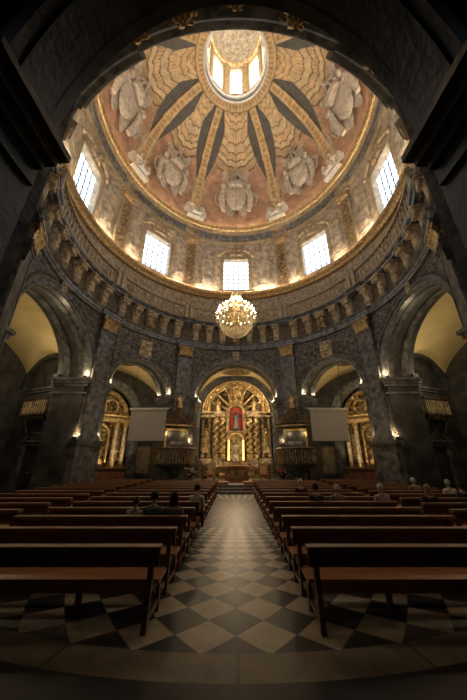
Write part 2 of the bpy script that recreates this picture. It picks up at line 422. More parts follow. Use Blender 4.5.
pd = MB(); pd.box((0, -.3, .12), (1.9, .72, .24)); pd.box((0, -.28, .32), (1.78, .62, .16)); pd.box((0, -.25, 1.5), (1.62, .5, 2.3)); pd.box((0, -.3, 2.72), (1.8, .64, .12)); pd.box((0, -.33, 2.86), (1.92, .72, .18))
pf = MB(); relief(pf, 1.2, 1.7, .06, (0, -.5, .65), 9, .8, 14, 16); 
sh = MB(); sh.box((0, -.2, 3.07), (1.42, .46, .24)); sh.box((0, -.18, 3.25), (1.3, .38, .14)); sh.box((0, -.15, 6.6), (1.18, .3, 6.75)); sh.box((0, -.18, 9.93), (1.24, .36, .08))
for s in (-1, 1): sh.box((s*.5, -.31, 6.6), (.12, .05, 6.2))
i0 = pp.part('pedestal', pd.mesh('pedestal', 'dark')); pp.part('pedestal_panel', pf.mesh('pedestal_panel', 'dark', 40), i0)
pp.part('shaft', sh.mesh('shaft', 'trim'))
ic = pp.part('capital', CB, None, 'gilded capital', (0, 0, 9.97)); pp.part('abacus', CA, ic); pp.part('acanthus_leaves', CL, ic)
PN = {27: 'right of the altar arch', -27: 'left of the altar arch', 67: 'between the two right hand arches', -67: 'between the two left hand arches',
      117: 'by the near right arch', -117: 'by the near left arch', 153: 'right of the entrance', -153: 'left of the entrance'}
for a in PIL:
    if abs(a) == 153: continue
    pp.put('pilaster', 'tall dark marble pilaster with gilded capital '+PN[a], 'pilaster', P(RI+.03, a), -R(a), kind='structure')

# ------------------------------------------------------------------ entablature ring, balcony floor
def ress(a):                                  # the entablature breaks forward over the pilasters
    for p in PIL:
        d = abs((a-p+180) % 360-180); h = 5.0 if abs(p) != 153 else 9.0
        if d < h: return .17
    return 0
AA = []
for i in range(361):
    AA.append(i-180.0)
for p in PIL:
    h = 5.0 if abs(p) != 153 else 9.0
    AA += [p-h-.02, p-h+.02, p+h-.02, p+h+.02]
AA = sorted((a+180) % 360-180 for a in AA); AA = [a for a in AA if abs(a) < 179.99]; AA = [-180.0]+AA+[180.0]
AN = [a for a in AA if abs(a) <= 129]
mb = MB(); mb.sweep([(9.75, 11.02), (9.5, 11.05), (9.5, 11.2), (9.44, 11.22), (9.44, 11.38), (9.34, 11.44), (9.3, 11.52), (9.72, 11.56)], AN, 0, 0, ress)
struct(mb, 'trim_1', 'trim', 'polished grey architrave ring above the arches', 'trim', 30)
mb = MB(); mb.sweep([(10.4, 13.0, 0), (9.75, 13.0), (9.58, 13.02), (9.5, 13.12), (9.34, 13.16), (9.32, 13.24), (9.32, 13.36), (9.24, 13.4), (9.2, 13.48), (9.2, 13.54), (9.28, 13.58), (10.6, 13.58, 0)], AA, 0, 0, ress)
struct(mb, 'trim_2', 'dark', 'projecting grey marble balcony cornice ringing the rotunda', 'trim', 30)
mb = MB(); AC = [a for a in AN]
mb.sweep([(9.72, 11.5), (9.64, 11.56), (9.64, 13.05)], AC, 0, 0, lambda a: ress(a)*.6)
struct(mb, 'trim_3', 'frieze', 'carved brown frieze band behind the corbels', 'trim')
# corbels: S-scroll brackets
def corbel_mesh(h, proj, w, seed):
    mb = MB()
    def prof(t):   # t 0 bottom .. 1 top -> projection
        return .06+proj*(t**1.5)*.85+.09*math.sin(t*PI*2.2)*(1-t*.4)
    def fn(s, t):
        u = (s-.5)*2; z = t*h; wv = w*(.62+.38*t)*.5
        e = math.sqrt(max(0, 1-abs(u)**5))
        groove = .025*math.cos(u*3*PI)
        return (u*wv, -(prof(t)*e+groove*e+.06*e*ornament(u*wv*2, z, seed, 1.6)), z)
    mb.grid(fn, 12, 18)
    mb.box((0, -proj*.5, h+.04), (w*1.05, proj+.1, .1))
    for t, rr in ((.86, .12), (.1, .08)):       # scroll rolls
        y = -prof(t)-.01; mb.tube([(-w*.46*(.62+.38*t), y, t*h), (w*.46*(.62+.38*t), y, t*h)], rr, 10)
    return mb
def head_mesh(h, proj, w, seed):
    mb = MB()
    mb.ball((0, -.1, h*.9), w*.42, 10, 7, (1, .55, .5)); 
    for s in (-1, 1): mb.tube([(s*w*.2, -.12-.1*k/8, h*(.95-.06*k)) for k in range(9)], [.1-.007*k for k in range(9)], 6)
    return mb
ORD = ['first', 'second', 'third', 'fourth', 'fifth', 'sixth', 'seventh', 'eighth', 'ninth', 'tenth', 'eleventh', 'twelfth', 'thirteenth', 'fourteenth', 'fifteenth']
cm1 = corbel_mesh(1.38, .56, .7, 1).mesh('scroll', 'corbel', 50); lf = MB(); relief(lf, .46, .8, .14, (0, -.22, .2), 5, 2.4, 10, 14); lf1 = lf.mesh('leaf', 'corbel', 50)
cm2 = corbel_mesh(1.38, .5, .9, 2).mesh('scroll', 'corbel', 50); lf = MB(); relief(lf, .8, 1.25, .28, (0, -.2, .05), 8, 1.5, 16, 20); lf2 = lf.mesh('leaf', 'oldgold', 50)
cps = Proto(); cps.part('scroll', cm1); cps.part('leaf', lf1)
cpb = Proto(); cpb.part('scroll', cm2); cpb.part('leaf', lf2, None, 'gilded leaf')
def corbels():
    for bc, half in BAYS.items():
        if bc == 180: continue
        n = {27: 7, 20: 5, 25: 6, 18: 4}[half]; span = half-1.2
        order = range(n)
        for i in order:
            a = C(bc)-span+2*span*(i+.5)/n
            mid = abs(i-(n-1)/2) < .6 and n % 2 == 1
            if abs(a) > 146: continue
            (cpb if mid else cps).put('corbel', ('broad gilt foliage corbel over the crown of %s' % BNAME[bc] if mid else 'gilt scroll corbel over %s, %s from its left end' % (BNAME[bc], ORD[i])), 'corbel',
                 P(9.66, a, 11.58), -R(a), 'scroll corbels under the balcony')
corbels()
# keystones and gilt ornaments over the entrance arch seen from below
ks = MB(); relief(ks, .8, 1.1, .3, (0, 0, 0), 11, 1.8, 16, 20, lambda u, t: max(0, 1-.55*abs(u)*(1.3-t))); ksm = ks.mesh('carving', 'corbel', 50)
kp = Proto(); kp.part('carving', ksm)
for bc in (0, 47, -47, 90, -90):
    w, zs, rise = ARCH[bc]; z0 = zs+rise+.28
    kp.put('keystone_carving', 'carved keystone foliage at the crown of '+BNAME[bc], 'ornament', P(9.58, C(bc), z0-.1), -R(C(bc)), 'keystone carvings', scale=max(.55, (11.0-z0)/1.1) if abs(bc) != 47 else 1.25)
og = MB(); 
def ogf(s, t):
    u = (s-.5)*.95; v = t*.5; e = min(1, 6*min(s, 1-s, t, 1-t))
    return (u, -.02-.16*e*ornament(u, v, 4, 2.2), v)
og.grid(ogf, 34, 20, skip=lambda i, j: math.hypot((i+.5)/17-1, (j+.5)/10-1)+.25*math.cos(7*math.atan2((j+.5)/10-1, (i+.5)/17-1)) > .85); ogm = og.mesh('gilt_carving', 'gold', 50)
gp = Proto(); gp.part('gilt_carving', ogm)
for a, nm in ((-148.5, 'above the left springing of the entrance arch'), (-163.5, 'left haunch of the entrance arch, beside the cornice step'), (-171.5, 'just left of the crown of the entrance arch'), (170.5, 'just right of the crown of the entrance arch'), (155, 'right haunch of the entrance arch'), (180, 'at the crown of the entrance arch')):
    o = gp.put('gilt_ornament', 'gilt foliage ornament under the balcony, '+nm, 'ornament', P(9.86 if abs(a) < 162 else 9.95, a, 12.99), -R(a), 'gilt ornaments over the entrance', scale=.5 if a == 180 else .9)
    o.rotation_euler = (PI/2, 0, -R(a))

# ------------------------------------------------------------------ balustrade of the balcony, one section between two pilasters
bl = MB(); bl.lathe([(.05, 0), (.05, .08), (.028, .14), (.075, .4), (.03, .66), (.05, .74), (.03, .8), (.055, .9), (.055, 1.0)], 8); blm = bl.mesh('baluster', 'baluster', 40)
post = MB(); post.box((0, 0, .62), (.3, .3, 1.24)); post.box((0, 0, 1.28), (.38, .38, .1)); post.ball((0, 0, 1.48), .16); pom = post.mesh('post', 'baluster')
for bc, half in BAYS.items():
    if abs(bc) > 100: continue
    t = thing('balustrade', 'ornate gilt balustrade of the balcony over '+BNAME[bc], 'balustrade', P(9.3, C(bc), 13.58), -R(C(bc)), 'balcony balustrades'); key = bc; bc = C(bc)
    Fi = lambda p, b=bc: Vector(((p[0])*cs(b)-(p[1]-D)*sn(b), (p[0])*sn(b)+(p[1]-D)*cs(b)-9.3, p[2]-13.58))
    span = half-1.95
    for nm, z0, z1, wd in (('bottom_rail', 13.6, 13.72, .16), ('top_rail', 14.72, 14.86, .2)):
        mb = MB(); aa = [bc-span+2*span*i/24 for i in range(25)]
        mb.sweep([(9.3+wd/2, z0), (9.3-wd/2, z0), (9.3-wd/2, z1), (9.3+wd/2, z1), (9.3+wd/2, z0)], aa, 0, 0)
        mb.v = [tuple(Fi(p)) for p in mb.v]; mb.build(nm, 'baluster', t)
    n = int(span*2*.1623*2.6)
    for i in range(n):
        a = bc-span+2*span*(i+.5)/n; b_ = link('baluster', blm, t); b_.location = Fi(P(9.3, a, 13.72)); b_.rotation_euler = (0, 0, -R(a-bc))
    for a in (bc-span-.6, bc+span+.6):
        b_ = link('post', pom, t); b_.location = Fi(P(9.3, a, 13.58)); b_.rotation_euler = (0, 0, -R(a-bc))

# ------------------------------------------------------------------ drum
RD = 10.35; WZ0, WZ1, WH = 17.95, 21.75, 7.2
WIN = [0, 46, -46, 90, -90, 134, -134, 180]
drum_angles = sorted(set([round(-180+i*1.5, 3) for i in range(241)]+[x for w_ in WIN for x in (w_-WH, w_+WH)]))
drum_angles = [a for a in drum_angles if -180 <= a <= 180]
zz = [13.5, 14.4, 15.4, 16.4, 17.3, WZ0, 19, 20.2, WZ1, 22.6, 23.4, 24.3, 25.3]
mb = MB(); vs = [P(RD, a, z) for z in zz for a in drum_angles]; k = len(drum_angles); fs = []
for j in range(len(zz)-1):
    for i in range(k-1):
        am = (drum_angles[i]+drum_angles[i+1])/2
        if zz[j] >= WZ0-.01 and zz[j+1] <= WZ1+.01 and any(abs((am-w_+180) % 360-180) < WH for w_ in WIN): continue
        fs.append((j*k+i, j*k+i+1, (j+1)*k+i+1, (j+1)*k+i))
mb.add(vs, fs)
drum = struct(mb, 'wall_upper', 'drum', 'mottled brown marble drum wall under the dome with eight windows', 'wall')
# window surrounds, reveals, panes, bars
def window(n, bc):
    t = thing('window_%d' % n, 'leaded drum window above '+BNAME.get(bc, BNAME[int(math.copysign(47 if abs(bc) < 90 else 133, bc))] if bc not in (0, 90, -90, 180) else BNAME[bc]), 'window', P(RD, bc, WZ0), -R(bc), kind='structure')
    w = RD*sn(WH); h = WZ1-WZ0
    rv = MB()
    y0, y1 = -.1, .55
    rv.bbox((-w-.02, y0, -.12), (w+.02, y1, 0)); rv.bbox((-w-.02, y0, h), (w+.02, y1, h+.1)); rv.bbox((-w-.12, y0, -.1), (-w, y1, h+.1)); rv.bbox((w, y0, -.1), (w+.12, y1, h+.1)); rv.build('window_reveal', 'drumtrim', t)
    fr = MB()
    for (a, b) in (((-w-.38, -.2, -.3), (w+.38, -.04, -.05)), ((-w-.38, -.17, h+.05), (w+.38, -.04, h+.33)), ((-w-.36, -.15, -.05), (-w-.04, -.04, h+.05)), ((w+.04, -.15, -.05), (w+.36, -.04, h+.05))): fr.bbox(a, b)
    fr.bbox((-w-.7, -.34, -.48), (w+.7, -.03, -.3))
    fr.build('window_frame', 'drumtrim', t)
    pn = MB(); pn.bbox((-w, .4, 0), (w, .43, h)); pn.build('pane', 'daylight', t)
    br = MB()
    for i in range(1, 5): x = -w+2*w*i/5; br.bbox((x-.042, .35, 0), (x+.042, .385, h))
    for i in range(1, 7): z = h*i/7; br.bbox((-w, .35, z-.042), (w, .385, z+.042))
    br.build('glazing_bars', 'iron', t)
    pe = MB()                                             # curved pediment with scroll ends
    for s in (-1, 1):
        pe.tube([(s*(w+.55-1.15*q), -.2, h+.55+.62*math.sin(q*PI*.5)) for q in [i/8 for i in range(9)]], [.1+.05*q for q in range(0, 9)][::-1] if False else [.15]*9, 8)
        pe.ball((s*(w+.45), -.2, h+.52), .2); pe.ball((s*.35, -.22, h+1.12), .18)
    relief(pe, 1.5, 1.3, .32, (0, -.03, h+.35), 6, 1.6, 18, 16)
    pe.build('pediment', 'drumtrim', t, smooth=40)
for i, b in enumerate(WIN): window(i+1, b)
# drum mouldings
mb = MB(); mb.sweep([(10.36, 16.7), (10.1, 16.8), (10.0, 17.0), (9.86, 17.1), (9.86, 17.24), (9.88, 17.42), (9.94, 17.44), (9.96, 17.3), (10.4, 17.3)], -180, 180, 120)
struct(mb, 'trim_4', 'gold', 'gilded ledge moulding below the drum windows', 'trim', 40)
mb = MB()
def plf(s, t):
    a = -180+360*s; z = 13.6+3.1*t; e = min(1, 6*min(t, 1-t)); q = abs((a % 15)-7.5)/7.5
    return P(10.3-.16*e*ornament((q-.5)*2.4, z, 2, 1.1), a, z)
mb.grid(plf, 480, 26); struct(mb, 'trim_5', 'relief', 'carved brown parapet band behind the balcony balustrade', 'trim', 50)
def band_segments():
    vs = MB()
    vs.sweep([(10.36, 23.75), (10.2, 23.8), (10.12, 23.95), (10.12, 24.1), (10.2, 24.15)], -180, 180, 120)
    struct(vs, 'trim_6', 'drumtrim', 'tan moulding at the top of the drum', 'trim', 30)
    mb = MB()
    for p, q in zip(sorted(PIL), sorted(PIL)[1:]+[sorted(PIL)[0]+360]):
        mb.sweep([(10.3, 24.15), (10.02, 24.18), (10.02, 24.85), (10.3, 24.9)], p+4.5, q-4.5, 14)
    struct(mb, 'trim_7', 'dark', 'dark marble frieze panels under the dome cornice', 'trim')
    mb = MB(); mb.sweep([(10.36, 24.88), (10.1, 24.95), (10.0, 25.1), (9.94, 25.2), (9.92, 25.35)], -180, 180, 144)
    struct(mb, 'trim_15', 'drumtrim', 'tan stone moulding below the gilded dome cornice', 'trim', 30)
    mb = MB(); mb.sweep([(9.92, 25.35), (9.8, 25.4), (9.74, 25.5), (9.68, 25.6), (9.66, 25.8), (9.72, 25.82), (9.74, 25.7), (10.2, 25.7)], -180, 180, 144)
    struct(mb, 'trim_8', 'gold', 'gilded cornice ring at the foot of the dome', 'trim', 30)
band_segments()
# drum pilasters with gilded trophies
sh = MB(); sh.box((0, -.12, 3.1), (1.15, .24, 6.2)); sh.box((0, -.16, .2), (1.35, .34, .4)); sh.box((0, -.18, 6.35), (1.4, .4, .3)); shm = sh.mesh('shaft', 'drumtrim')
tr = MB(); relief(tr, .8, 4.6, .22, (0, -.24, .8), 21, 1.3, 18, 60, lambda u, t: max(.15, 1-.6*abs(u)**1.5)*(.55+.45*abs(math.sin(t*5*PI)))); trm = tr.mesh('trophy', 'oldgold', 50)
cc = MB(); relief(cc, 1.2, .6, .26, (0, -.2, 5.6), 14, 2, 18, 12); ccm = cc.mesh('capital', 'gold', 50)
fp = Proto(); fp.part('shaft', shm); fp.part('trophy', trm, None, 'gilded trophy carving'); fp.part('capital', ccm, None, 'gilded capital')
for a in PIL:
    fp.put('drum_pilaster', 'tan drum pilaster with gilt trophies, above the tall pilaster '+PN[a], 'pilaster', P(RD+.02, a, 17.3), -R(a), kind='structure')
# carved panels either side of the windows
cpn = MB()
def panel(mb, w, h):
    mb.box((0, -.05, h/2), (w+.22, .06, h+.22)); relief(mb, w, h, .14, (0, -.07, 0), 31, .9, 16, 40)
panel(cpn, 1.0, 4.6); cpm = cpn.mesh('carved_field', 'drum', 50); cpp = Proto(); cpp.part('carved_field', cpm)
for b in (0, 46, -46, 90, -90):
    for s in (-1, 1):
        off = {0: 16.8, 46: 14.0, -46: 14.0, 90: 14.8, -90: 14.8}[b]*s
        key = {46: 47, -46: -47}.get(b, b)
        cpp.put('wall_panel', 'carved brown marble panel %s of the drum window above %s' % ('left' if s < 0 else 'right', BNAME[key]), 'panel', P(RD, b+off, 18.4), -R(b+off), kind='structure')

# ------------------------------------------------------------------ dome (painted and ribbed)
ZA, RA, RC, ZC = 25.66, 9.98, 2.89, 35.25
RIBS = sorted(PIL)
def dome_rz(t):
    ph = t*math.acos(RC/RA*.985)
    r = RA*math.cos(ph); z = ZA+(ZC-ZA)*math.sin(ph)/math.sin(math.acos(RC/RA*.985))
    if t >= .999: r = RC
    return r, z
NA_, NT = 720, 150
def nearest_rib(a):
    best = 1e9
    for p in RIBS:
        d = (a-p+180) % 360-180
        if abs(d) < abs(best): best = d
    return best
centres = [0, 47, 92, 135, 180, -135, -92, -47]
HALF = {C(b): BAYS[b] for b in BAYS}
def sector(a):
    best = None
    for c in centres:
        d = (a-c+180) % 360-180; h = HALF[c]
        if abs(d) <= h+1e-6 and (best is None or abs(d)/h < abs(best)): best = d/h
    return best if best is not None else 1.0
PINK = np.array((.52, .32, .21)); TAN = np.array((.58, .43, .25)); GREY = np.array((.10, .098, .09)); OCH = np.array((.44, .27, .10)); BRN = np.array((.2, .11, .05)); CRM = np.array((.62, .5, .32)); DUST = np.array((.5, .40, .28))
def dome_colour(a, t, r):
    d = abs(nearest_rib(a))*PI/180*r           # metres from the rib axis
    s = sector(a); rw = .5-.14*t
    if t > .955: return OCH if (a % 6) < 3 else TAN
    if t > .93: return BRN if t < .937 else TAN
    if d < rw:
        if d > rw-.07: return BRN if d > rw-.03 else CRM
        cell = (t*26) % 1; return (OCH if (abs(d) < rw*.42 and .18 < cell < .82) else TAN)
    # dark wedges flanking the ribs in the upper half, widest near the oculus
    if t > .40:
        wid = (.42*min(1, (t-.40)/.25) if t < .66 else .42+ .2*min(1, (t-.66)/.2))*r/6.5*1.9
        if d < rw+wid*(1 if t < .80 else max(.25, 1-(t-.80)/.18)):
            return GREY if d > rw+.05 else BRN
    # fan shell
    sc_ = .545+.20*s*s+.014*abs(math.sin(s*PI*3.5))
    if t > sc_:
        band = (t-sc_)
        if band < .012: return BRN
        if band < .05: return CRM
        if band < .06: return BRN
        if band < .105: return TAN*(.78 if (s*13) % 1 < .35 else 1.12)
        if band < .115: return BRN
        if band < .17: return CRM*.95
        if band < .18: return BRN
        if band < .23: return TAN*(.8 if (s*11) % 1 < .35 else 1.15)
        return TAN*1.1 if (band*22) % 1 < .8 else OCH*.7
    sc2 = sc_-.07
    if t > sc2: return TAN*.85 if t > sc2+.015 else BRN
    # base border
    if t < .03: return OCH
    if t < .04: return BRN
    edge = rw+.32+.10*math.cos(t*40)
    if d < edge: return DUST if d < edge-.05 else BRN*1.3
    n = noise.noise(Vector((a*.09*2, t*14, 3)))
    return PINK*(.92+.25*n)
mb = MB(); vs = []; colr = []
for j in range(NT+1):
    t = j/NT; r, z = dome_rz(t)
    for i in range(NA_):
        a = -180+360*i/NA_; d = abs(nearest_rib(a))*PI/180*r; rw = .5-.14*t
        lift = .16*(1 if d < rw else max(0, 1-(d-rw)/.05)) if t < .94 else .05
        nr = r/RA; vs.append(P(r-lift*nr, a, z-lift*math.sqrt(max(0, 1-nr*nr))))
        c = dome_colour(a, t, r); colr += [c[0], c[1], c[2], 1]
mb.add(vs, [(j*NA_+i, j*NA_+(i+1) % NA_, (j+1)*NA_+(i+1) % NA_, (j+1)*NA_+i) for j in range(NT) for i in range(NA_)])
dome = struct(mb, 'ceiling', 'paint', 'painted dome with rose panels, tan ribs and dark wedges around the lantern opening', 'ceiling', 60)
ca = dome.data.color_attributes.new('paint', 'FLOAT_COLOR', 'POINT'); ca.data.foreach_set('color', colr)
# oculus mouldings
mb = MB(); mb.sweep([(2.98, 35.1), (2.9, 35.02), (2.82, 35.06), (2.8, 35.16), (2.86, 35.22)], -180, 180, 96); struct(mb, 'trim_9', 'white', 'white moulded rim of the lantern opening', 'trim', 40)
mb = MB(); mb.sweep([(2.86, 35.2), (2.8, 35.24), (2.78, 35.5), (2.84, 35.54)], -180, 180, 96); struct(mb, 'trim_10', 'darker', 'dark band inside the rim of the lantern opening', 'trim', 40)
mb = MB(); mb.sweep([(2.84, 35.5), (2.68, 35.56), (2.6, 35.75), (2.72, 35.82)], -180, 180, 96); struct(mb, 'trim_11', 'white', 'white inner moulding at the foot of the lantern', 'trim', 40)
# lantern
LH = 13.0; LW = [0, 45, 90, 135, 180, -45, -90, -135]
la = sorted(set([round(-180+i*5, 3) for i in range(73)]+[x for w_ in LW for x in (w_-LH, w_+LH)])); la = [a for a in la if -180 <= a <= 180]
lz = [35.8, 36.0, 38, 40.5, 41.4]; mb = MB(); k = len(la); fs = []
for j in range(4):
    for i in range(k-1):
        am = (la[i]+la[i+1])/2
        if 1 <= j <= 2 and any(abs((am-w_+180) % 360-180) < LH for w_ in LW): continue
        fs.append((j*k+i, j*k+i+1, (j+1)*k+i+1, (j+1)*k+i))
mb.add([P(2.62, a, z) for z in lz for a in la], fs); struct(mb, 'wall_lantern', 'drumtrim', 'tan wall of the lantern above the dome', 'wall')
for n, b in enumerate(LW):
    t = thing('window_%d' % (9+n), 'bright lantern window at %s above the dome' % ['the altar side', 'the right front', 'the right side', 'the right rear', 'the entrance side', 'the left front', 'the left side', 'the left rear'][n], 'window', P(2.62, b, 36), -R(b), kind='structure')
    w = 2.62*sn(LH); rv = MB(); rv.bbox((-w-.05, -.08, -.1), (w+.05, .28, 0)); rv.bbox((-w-.05, -.08, 4.5), (w+.05, .28, 4.6)); rv.bbox((-w-.1, -.08, -.1), (-w, .28, 4.6)); rv.bbox((w, -.08, -.1), (w+.1, .28, 4.6)); rv.build('window_frame', 'drumtrim', t)
    pn = MB(); pn.bbox((-w, .18, 0), (w, .2, 4.5)); pn.build('pane', 'lanternlight', t)
mb = MB()
for b in LW:
    for (z0, z1, rr) in ((35.82, 41.3, .0),):
        a = b+22.5; mb.sweep([(2.62, z0), (2.48, z0), (2.48, z1), (2.62, z1)], a-5, a+5, 3)
mb.sweep([(2.62, 41.2), (2.4, 41.28), (2.34, 41.45), (2.5, 41.5)], -180, 180, 64)
struct(mb, 'trim_12', 'gold', 'gilt piers and ledge of the lantern', 'trim')
mb = MB(); NL = 128
vs = []
for j in range(21):
    ph = PI/2*j/20*.985
    for i in range(NL):
        a = 360*i/NL; rr = 2.6*math.cos(ph)*(1-.035*abs(math.cos(R(a)*8))); vs.append(P(rr, a, 41.4+2.5*math.sin(ph)))
mb.add(vs, [(j*NL+i, j*NL+(i+1) % NL, (j+1)*NL+(i+1) % NL, (j+1)*NL+i) for j in range(20) for i in range(NL)]); mb.f.append([20*NL+i for i in range(NL)]); mb.m.append(0)
struct(mb, 'ceiling', 'relief', 'ribbed little stone vault closing the lantern', 'ceiling', 40)
# statues at the foot of each rib: seated angel with wings holding a shield
st = MB()
st.box((0, -.1, .12), (1.3, .6, .24)); st.lathe([(.5, .2), (.46, .5), (.36, .75), (.3, 1.0), (.34, 1.25), (.26, 1.45), (.1, 1.55)], 14, (0, -.15, 0)); st.ball((0, -.2, 1.75), .2, 12, 8, (1, 1, 1.2))
for s in (-1, 1):
    st.tube([(s*.3, -.15, 1.35), (s*.5, -.3, 1.1), (s*.25, -.5, .95)], [.11, .09, .07], 8); st.tube([(s*.18, -.3, .6), (s*.25, -.7, .55), (s*.27, -.7, .12)], [.17, .14, .09], 8)
    def wf(u, v, s=s): return (s*(.2+.75*u), .05-.12*math.sin(u*PI)*v, .75+1.1*v*(1-.3*u)-.5*u*(1-v)+.35*u)
    st.grid(wf, 8, 6)
    def wf2(u, v, s=s): return (s*(.2+.75*u), .1-.1*math.sin(u*PI)*v, .75+1.1*v*(1-.3*u)-.5*u*(1-v)+.35*u)
    st.grid(wf2, 8, 6)
sm_ = st.mesh('figure', 'white', 60); sd = MB(); sd.ball((0, -.62, .95), .34, 12, 8, (1, .3, 1.25)); sdm = sd.mesh('shield', 'gold', True)
sp = Proto(); sp.part('figure', sm_); sp.part('shield', sdm, None, 'gilt shield')
for a in PIL:
    if abs(a) > 100: continue
    sp.put('angel_statue', 'white angel statue on the dome cornice above the pilaster '+PN[a], 'statue', P(9.72, a, 25.82), -R(a), 'angel statues at the feet of the dome ribs', 1.35)
# coats of arms on the panels
def crest():
    a = MB()
    def mf(u, v):
        x = (u-.5)*2; z = (v-.5)*2; q = min(1, max(0, 1.05-math.hypot(x, z*.9)))*3; q = min(1, q)
        return (x*1.75, -.02-.14*q*ornament(x*1.75, z*2.1+2, 17, 1.0), z*2.0+.2)
    a.grid(mf, 40, 40, skip=lambda i, j: math.hypot(i/20-1+.025, (j/20-1+.025)*.95) > .72+.16*math.cos(6*math.atan2(j/20-1+.025, i/20-1+.025))+.1*math.cos(11*math.atan2(j/20-1+.025, i/20-1+.025)+1))
    b = MB()
    def sf(u, v):
        x = (u-.5)*2; w = .75*(1 if v > .45 else math.sqrt(max(0, v/.45))*.999+.001); e = min(1, 4*min(u, 1-u, v, 1-v)*1.2)
        return (x*w, -.25-.2*e*(1-x*x*.4)-.05*e*ornament(x, v*2, 3, 2), -1.0+1.7*v)
    b.grid(sf, 14, 16)
    c = MB(); c.lathe([(.55, .75), (.6, .95), (.55, 1.0)], 18, (0, -.3, 0))
    for i in range(5):
        q = -70+35*i; c.tube([(.56*sn(q)*math.cos(t)*1.15, -.3-.35*cs(q)*math.cos(t), .98+.62*math.sin(t)) for t in [k*PI/2/6 for k in range(7)]], .07, 6); c.ball((.6*sn(q), -.3-.4*cs(q), 1.08), .09, 8, 5)
    c.ball((0, -.3, 1.72), .13); c.box((0, -.3, 1.95), (.07, .07, .3)); c.box((0, -.3, 1.98), (.22, .07, .07))
    es = []
    for s in (-1, 1):
        e = MB(); es.append(e)
        e.tube([(s*.95, -.3, -1.1), (s*1.05, -.36, -.6), (s*1.1, -.38, -.1), (s*.98, -.36, .3), (s*.9, -.42, .55)], [.16, .22, .26, .2, .12], 10); e.ball((s*.92, -.44, .72), .2, 10, 7); e.tube([(s*1.0, -.4, .25), (s*.85, -.55, .3), (s*.7, -.5, .4)], [.12, .09, .07], 8); e.tube([(s*1.1, -.3, -.8), (s*1.45, -.25, -.6), (s*1.55, -.25, -.1), (s*1.35, -.25, .2)], [.09, .08, .07, .1], 7)
    return a, b, c, es
ca_, cb_, cc_, ce_ = crest()
for q_ in [ca_, cb_, cc_]+ce_: q_.v = [(x, y*.75-.075*(x*x+z*z), z) for x, y, z in q_.v]
cp = Proto(); cp.part('mantling', ca_.mesh('mantling', 'crest', 60)); cp.part('shield', cb_.mesh('shield', 'crest', 60)); cp.part('crown', cc_.mesh('crown', 'crest', 50)); [cp.part('supporter', e_.mesh('supporter', 'crest', 60)) for e_ in ce_]
for bc in (0, 47, -47, 90, -90):
    r, z = dome_rz(.30); ph = .30*math.acos(RC/RA*.985)
    o = cp.put('coat_of_arms', 'grey stone crowned coat of arms on the rose dome panel above '+BNAME[bc], 'coat of arms', P(r-.1, bc, z), 0, 'coats of arms on the dome', 1.5 if bc in (0, 180, 90, -90) else 1.35)
    o.rotation_euler = (Matrix.Rotation(-R(bc), 3, 'Z') @ Matrix.Rotation(R(math.degrees(ph))*.95, 3, 'X')).to_euler()

# ------------------------------------------------------------------ ambulatory: groin vaults, outer wall, cross walls
RX = 16.6; RCV = (RO+RX)/2; WR = (RX-RO)/2
def vault(bc):
    half = BAYS[bc]; zs, H, H2 = (6.55, 4.0 if abs(bc) == 90 else 3.45, 2.4) if bc != 180 else (7.7, 5.2, 5.2)
    mb = MB()
    def fn(s, t):
        x = 2*s-1; r = RO-.05+(RX-RO+.1)*t; y = max(-1, min(1, (r-RCV)/WR))
        z = zs+max(H*math.sqrt(max(0, 1-x*x)), H2*math.sqrt(max(0, 1-y*y))); return P(r, C(bc)+half*x, z)
    mb.grid(fn, 48, 28)
    struct(mb, 'ceiling', 'plaster' if bc != 180 else 'nearblack_shade', 'cream plaster groin vault behind '+BNAME[bc] if bc != 180 else 'dark stone vault over the entrance bay', 'ceiling', 30)
for b in BAYS: vault(b)
mb = MB(); mb.sweep([(RX, 0), (RX, 13)], -180, 180, 96); struct(mb, 'wall_outer', 'darker', 'dark stone outer wall of the ambulatory', 'wall')
for a in (67, -67, 27, -27, 117, -117):
    mb = MB(); F = local(a)
    def pf(v): y = (v-RCV)/WR; return 6.55+2.4*math.sqrt(max(0, 1-y*y))
    n = 20; vs = []
    for i in range(n+1):
        v = RO-.1+(RX-RO+.1)*i/n
        for u in (-.3, .3): vs += [F(u, v, 0), F(u, v, pf(v)+.15)]
    mb.add(vs, [(4*i+b, 4*i+4+b, 4*i+5+b, 4*i+1+b) for i in range(n) for b in (0, 2)]+[(4*i+1, 4*i+5, 4*i+7, 4*i+3) for i in range(n)])
    w_ = struct(mb, 'wall_cross', 'darker', 'dark cross wall of the ambulatory behind the pilaster '+PN[a], 'wall')
    # ledge at springing and a rib arch along the lunette
    s = 1 if a > 0 else -1; sd_ = s*.3 if abs(a) != 27 else s*.3
    mb = MB()
    for (z0, z1, p) in ((6.2, 6.36, .1), (6.36, 6.52, .2)):
        for q in (-1, 1): mb.add([F(q*.3, RO, z0), F(q*(.3+p), RO, z0), F(q*(.3+p), RX, z0), F(q*.3, RX, z0), F(q*.3, RO, z1), F(q*(.3+p), RO, z1), F(q*(.3+p), RX, z1), F(q*.3, RX, z1)], [(3, 2, 1, 0), (4, 5, 6, 7), (0, 1, 5, 4), (1, 2, 6, 5), (2, 3, 7, 6), (3, 0, 4, 7)])
    mb.build('ledge', 'dark', w_)
    mb = MB(); vs = []
    for i in range(25):
        t = PI*i/24; v = RCV-WR*math.cos(t); z = 6.55+2.4*math.sin(t); v2 = RCV-(WR-.35)*math.cos(t); z2 = 6.55+2.08*math.sin(t)
        vs += [F(-.5, v, z), F(-.5, v2, z2), F(.5, v2, z2), F(.5, v, z)]
    mb.add(vs, [(4*i+j, 4*i+4+j, 4*i+5+j, 4*i+1+j) for i in range(24) for j in range(3)]); mb.build('rib_arch', 'darker', w_)
exec_after = []

